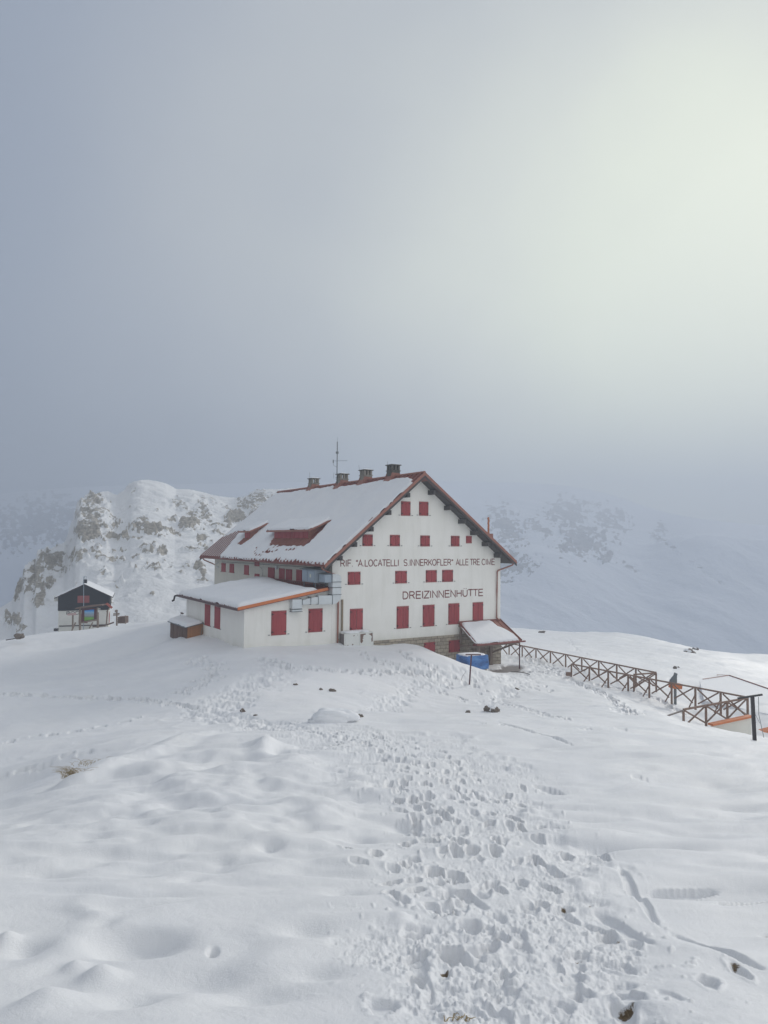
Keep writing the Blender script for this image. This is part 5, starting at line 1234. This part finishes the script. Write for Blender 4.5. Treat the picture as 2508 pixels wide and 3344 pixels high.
boulder(62, 2078, .5, .4, .25, 41, 'dark rock on the snow edge left of the black-clad cabin', D=66)
hp = at(1085, 2350); hm = thing('snow_covered_boulder', tuple(hp), 'rounded boulder buried in smooth snow at the top of the slope', 'rock')
bm = bmesh.new(); bmesh.ops.create_icosphere(bm, subdivisions=5, radius=1)
for v in bm.verts:
    n = float(fbm(np.array([v.co.x * 1.4 + 3]), np.array([v.co.y * 1.4 + v.co.z]), 3, 777)[0]); v.co *= 1 + .35 * n; v.co = Vector((v.co.x * .85 + (.15 if v.co.z > 0 else 0), v.co.y * .6, v.co.z * .42))
me = bpy.data.meshes.new('snow_cover'); bm.to_mesh(me); bm.free(); me.materials.append(M_RSNOW); me.polygons.foreach_set('use_smooth', [True] * len(me.polygons))
o = bpy.data.objects.new('snow_cover', me); C.objects.link(o); o.parent = hm
def tuft(px, py, n, h, spread, lean, label):
    p = at(px, py); t = thing('grass_tuft', (p.x, p.y, p.z), label, 'grass'); m = MB(); R = random.Random(px)
    for k in range(n):
        bx_, by_ = R.gauss(0, spread), R.gauss(0, spread * .4); a = R.gauss(lean, .7); L = h * R.uniform(.5, 1.2); pts = []
        for i in range(5):
            f = i / 4; pts.append(Vector((bx_ + math.sin(a) * L * f * (.4 + .7 * f), by_ + R.gauss(0, .01), L * (f - .55 * f * f) * 1.2 - .03)))
        m.tube(pts, .006, 3, .002)
    m.build('blades', M_GRASS, t)
tuft(245, 2538, 110, .42, .16, -.5, 'dry tan grass tuft on the drift crest at left')
tuft(330, 2495, 90, .25, .30, .5, 'wispier pale grass tuft right of the denser one on the drift crest')
tuft(1500, 3318, 14, .05, .05, 1.0, 'short dry grass stems poking from the snow near the bottom edge')

# wires and branches on the snow below the porch
tw2 = thing('dead_stem', tuple(at(1505, 2226)), 'thin dry forked stem sticking out of the snow near the maroon post', 'twig')
m = MB(); m.tube([(0, 0, 0), (.1, 0, .35), (.35, 0, .7)], .012, 4, .005); m.tube([(0, 0, .02), (-.2, 0, .15), (-.32, 0, .28)], .010, 4, .004); m.tube([(.03, 0, .1), (.14, 0, .02)], .01, 4, .005); m.build('stem', M_RAILH, tw2)
cbp = [at(x_, y_) for x_, y_ in ((1668, 2196), (1690, 2196), (1715, 2200), (1730, 2204))]
cbx = thing('ground_cable', tuple(cbp[0]), 'dark cable lying on the snow from the foot of the thin porch post', 'cable')
m = MB(); m.tube([p - cbp[0] + Vector((0, 0, .05)) for p in cbp], .03, 6); m.build('cable', M_BLACK, cbx)

# ============================ THE SMALL CABIN ON THE LEFT ============================
# local frame: x to the right along the gable, y backwards
hL = atd(187, 2052, 90.0); hR = atd(339, 2046, 88.2)
ang = math.atan2(hR[1] - hL[1], hR[0] - hL[0]); ang = math.radians(19)
wdt = 6.05
CB0 = Vector((hL[0], hL[1], -11.4))
cab = thing('small_cabin', tuple(CB0), 'small cabin with black boarded top over white walls at the plateau edge', 'cabin', ang)
Hh = lambda z: z - CB0.z
ev, rg, bb = Hh(-7.25), Hh(-5.75), Hh(-8.98)
DP = 6.5
m = MB(); m.box(.08, wdt - .08, .08, DP - .08, -1.0, bb); m.build('white_wall', M_HUTW, cab)
m = MB(); m.prism([(0, 0, bb), (0, 0, ev), (wdt / 2, 0, rg), (wdt, 0, ev), (wdt, 0, bb)], (0, DP, 0)); m.build('black_gable', M_BLKCLAD, cab)
k_ = (rg - ev) / (wdt / 2); oh = .42
m = MB()
m.prism([(-oh, -.3, ev - oh * k_ + .02), (wdt / 2, -.3, rg + .02), (wdt + oh, -.3, ev - oh * k_ + .02), (wdt + oh, -.3, ev - oh * k_ + .12), (wdt / 2, -.3, rg + .13), (-oh, -.3, ev - oh * k_ + .12)], (0, DP + .6, 0))
rf = m.build('roof', M_BLACK, cab)
for sg in (-1, 1):
    x0 = wdt / 2; x1 = (-oh if sg < 0 else wdt + oh); L_ = math.hypot(x1 - x0, rg - ev + oh * k_); e1 = ((x1 - x0) / L_, 0, -(rg - ev + oh * k_) / L_); n1 = (-e1[2] * (1 if sg > 0 else -1) * 1, 0, abs(e1[0]))
    n1 = (abs(e1[2]) * sg, 0, abs(e1[0]))
    pillow('roof_snow', rf, (x0, 0, rg + .13), e1, (0, 1, 0), n1, [(-.02, -.27), (-.02, DP + .27), (L_ - .05, DP + .27), (L_ - .05, -.27)], .07, .1, .12, amp=.02, seed=700 + sg)
m = MB(); m.box(wdt * .5 - .25, wdt * .5 + .2, 1.2, 1.65, rg - .5, rg + .62); cm = m.build('chimney', M_BLKCLAD, rf)
m = MB(); m.tube([(wdt * .5 - .12, 1.3, rg + .6), (wdt * .5 - .12, 1.3, rg + 1.0)], .025, 5); m.tube([(wdt * .5 + .1, 1.3, rg + .6), (wdt * .5 + .1, 1.3, rg + 1.0)], .025, 5); m.tube([(wdt * .5 - .15, 1.3, rg + 1.0), (wdt * .5 + .13, 1.3, rg + 1.0)], .02, 5); m.build('chimney_frame', M_ZINCD, rf)
m = MB(); m.box(2.25, 3.65, -.05, -.004, Hh(-8.02), Hh(-7.12)); m.build('window_shutter', simple('faded_red_panel', (0.24, 0.07, 0.07), 0.15, 2), cab, .01)
m = MB(); m.box(2.45, 3.5, .02, .075, Hh(-10.6), Hh(-9.45)); m.build('door', simple('maroon_door', (.17, .045, .06), .15, 2), cab, .01)
m = MB(); m.box(.2, wdt - .1, .0, .072, Hh(-10.95), Hh(-10.83)); m.build('sill_board', M_BLACK, cab)
m = MB(); m.box(-.5, -.02, .3, .9, ev - .55, ev + .1); m.build('meter_box', M_HUTW, cab, .03)
m = MB(); m.box(wdt - .07, wdt - .03, 1.2, 1.6, Hh(-10.9), Hh(-9.6)); m.box(wdt - .07, wdt - .03, 2.6, 3.3, Hh(-10.9), Hh(-9.5)); m.build('side_shutter', M_SHUT, cab)
lettering(cab, "BOD'E", 1.0, 3.15, -9.5, -9.07, y=.07, w=.07, mat=M_HINGE, base=CB0.z)
# step things round the cabin, all at about 84-88 m
def post_thing(name, px, py, D, label, cat):
    p = Vector(atd(px, py, D)); return thing(name, tuple(p), label, cat), p
def rel(p, px, py, D): return Vector(atd(px, py, D)) - p
q_ = lambda x, y: (140 + x * .18083, 1850 + y * .18083)
D_ = 82.5
def rq(p, x, y, D=D_): a = q_(x, y); return rel(p, a[0], a[1], D)
bd, p = post_thing('information_board', *q_(670, 1145), D_, 'roofed timber information board with bright mountain panorama before the cabin', 'information board')
for a, b_ in (((670, 1190), (670, 750)), ((992, 1140), (992, 740))):
    m = MB(); m.bar(rq(p, *a), rq(p, *b_), .2, .16, (0, 1, 0)); m.build('post', M_WOODG, bd)
m = MB(); c = [rq(p, 700, 1000), rq(p, 975, 955), rq(p, 975, 745), rq(p, 700, 755)]; m.prism([tuple(v) for v in c], (0, .06, 0)); m.build('panel', simple('dark_red_panel', (.11, .045, .05), .2, 3), bd)
c = [rq(p, 752, 980), rq(p, 920, 950), rq(p, 926, 775), rq(p, 752, 792)]
pm = Mat('panorama_print', .5, .3)
def panorama():
    tcz = pm.n('ShaderNodeSeparateXYZ'); pm.l(pm.tc.outputs['Generated'], tcz.inputs[0])
    n = pm.noise(6, 5, .6, pm.map((1.5, 1, 1), src='Generated'))
    f = pm.math('ADD', tcz.outputs['Z'], pm.math('MULTIPLY', pm.math('SUBTRACT', n, .5), .22))
    return pm.ramp(f, [(0.0, (.13, .33, .05)), (.26, (.17, .42, .07)), (.34, (.16, .24, .16)), (.45, (.30, .34, .36)), (.62, (.26, .36, .48)), (.78, (.25, .5, .75)), (.85, (.07, .30, .72)), (1, (.06, .27, .68))])
pm.col(panorama())
m = MB(); m.prism([tuple(v + Vector((0, -.03, 0))) for v in c], (0, .025, 0)); m.build('picture', pm.m, bd)
m = MB(); m.bar(rq(p, 690, 1015), rq(p, 990, 965), .08, .14); m.build('rail', M_WOODG, bd)
c = [rq(p, 600, 765), rq(p, 640, 735), rq(p, 830, 705), rq(p, 1090, 680), rq(p, 1110, 700), rq(p, 840, 735)]
m = MB(); m.prism([tuple(v + Vector((0, -.5, 0))) for v in c], (0, 1.2, 0)); m.build('board_roof', M_WOODD, bd)
m = MB(); m.bar(rq(p, 520, 1165), rq(p, 590, 1010), .14, .1, (0, 1, 0)); m.bar(rq(p, 840, 1115), rq(p, 900, 1008), .12, .1, (0, 1, 0)); m.build('strut', M_WOODG, bd)
fp, p = post_thing('flag_pole', *q_(738, 1100), 84.5, 'thin grey flagpole rising in front of the cabin gable', 'pole')
m = MB(); m.tube([(0, 0, -.5), rq(p, 738, 180, 84.5)], .045, 6, .035); m.build('mast', M_ZINCD, fp)
s1_, p = post_thing('trail_sign', *q_(540, 1085), D_ - 1, 'signpost with a faded pink arrow board left of the information board', 'signpost')
m = MB(); m.bar(rq(p, 538, 1120, D_ - 1), rq(p, 540, 880, D_ - 1), .15, .12, (0, 1, 0)); m.build('post', M_WOODG, s1_)
m = MB(); c = [rq(p, *a, D_ - 1.15) for a in ((450, 885), (600, 878), (600, 832), (450, 850), (430, 870))]; m.prism([tuple(v) for v in c], (0, .04, 0)); m.build('arrow_board', M_PINK, s1_)
s2_, p = post_thing('trail_sign', *q_(1335, 1050), D_, 'signpost with two stacked boards right of the cabin next to the bin', 'signpost')
m = MB(); m.bar(rq(p, 1335, 1080), rq(p, 1335, 780), .15, .12, (0, 1, 0)); m.build('post', M_WOODG, s2_)
for c in (((1300, 785), (1350, 782), (1350, 825), (1300, 828)), ((1270, 848), (1385, 838), (1385, 860), (1270, 868)), ((1270, 872), (1380, 865), (1380, 882), (1270, 892))):
    m = MB(); m.prism([tuple(rq(p, *a, D_ - .1)) for a in c], (0, .04, 0)); m.build('sign_board', M_WOODG, s2_)
s3_, p = post_thing('trail_sign', *q_(1145, 1010), D_ + .5, 'signpost with a slanting red board at the cabin right corner', 'signpost')
m = MB(); m.bar(rq(p, 1145, 1060, D_ + .5), rq(p, 1170, 790, D_ + .5), .13, .12, (0, 1, 0)); m.bar(rq(p, 1150, 820, D_ + .5), rq(p, 1200, 750, D_ + .5), .09, .09, (0, 1, 0)); m.build('post', M_WOODG, s3_)
m = MB(); m.prism([tuple(rq(p, *a, D_ + .4)) for a in ((1125, 675), (1165, 655), (1262, 735), (1235, 765))], (0, .05, 0)); m.build('arrow_board', M_SIGNR, s3_)
s4_, p = post_thing('notice_plate', *q_(1010, 1085), D_ - .3, 'small white notice plate on the right side of the information board', 'sign')
m = MB(); m.prism([tuple(rq(p, *a, D_ - .3)) for a in ((992, 760), (1035, 755), (1035, 825), (992, 828))], (0, .04, 0)); m.build('plate', M_HUTW, s4_)
m = MB(); m.prism([tuple(rq(p, *a, D_ - .36)) for a in ((1006, 770), (1024, 768), (1024, 782), (1006, 784))], (0, .02, 0)); m.build('mark', M_HINGE, s4_)
b4, p = post_thing('wooden_crate', *q_(1420, 1028), D_ + .6, 'dark boarded wooden bin standing right of the stacked signpost', 'bin')
m = MB()
for k in range(5): m.prism([tuple(rq(p, 1352, 912 + k * 24, D_ + .6)), tuple(rq(p, 1490, 905 + k * 25, D_ + .6)), tuple(rq(p, 1490, 927 + k * 25, D_ + .6)), tuple(rq(p, 1352, 933 + k * 24, D_ + .6))], (0, 1.0, 0))
m.build('boards', M_WOODD, b4)
m = MB(); m.bar(rq(p, 1492, 1035, D_ + .5), rq(p, 1492, 885, D_ + .5), .1, .1, (0, 1, 0)); m.build('corner_post', M_WOODG, b4)
lg, p = post_thing('wooden_beam', *q_(1140, 1060), D_ + .3, 'snow-dusted timber beam lying between the cabin and the signposts', 'beam')
m = MB(); m.bar((0, 0, .02), rq(p, 1280, 1010, D_ + .9), .14, .14); m.bar(rq(p, 900, 1085, D_ + .3), rq(p, 1130, 1068, D_ + .3), .12, .16); m.build('timber', M_WOODD, lg)
b5, p = post_thing('low_box', *q_(240, 1135), 88, 'low dark box in the snow at the cabin left corner', 'box')
m = MB(); m.box(-.22, .22, -.2, .2, -.2, .12); m.build('box', M_BLACK, b5, .02)
a_, b_ = Vector(atd(20, 2090, 67.5)), Vector(atd(60, 2083, 67.5)); rl = thing('fallen_rail', tuple(a_), 'dark rail lying on the snow edge at far left', 'rail')
m = MB(); m.bar((0, 0, 0), b_ - a_, .09, .09); m.build('rail', M_BLACK, rl)

# ============================ HAZE ============================
hz = MB(); hz.box(-1600, 1600, -60, 1600, -125, 140)
hm_ = bpy.data.materials.new('haze'); hm_.use_nodes = True; t_ = hm_.node_tree; t_.nodes.clear()
o_ = t_.nodes.new('ShaderNodeOutputMaterial'); v_ = t_.nodes.new('ShaderNodeVolumePrincipled')
v_.inputs['Color'].default_value = (0.565, 0.62, 0.71, 1); v_.inputs['Density'].default_value = 1 / 600.0; v_.inputs['Anisotropy'].default_value = 0.3
t_.links.new(v_.outputs[0], o_.inputs['Volume'])
tag(hz.build('haze', hm_), kind='stuff')
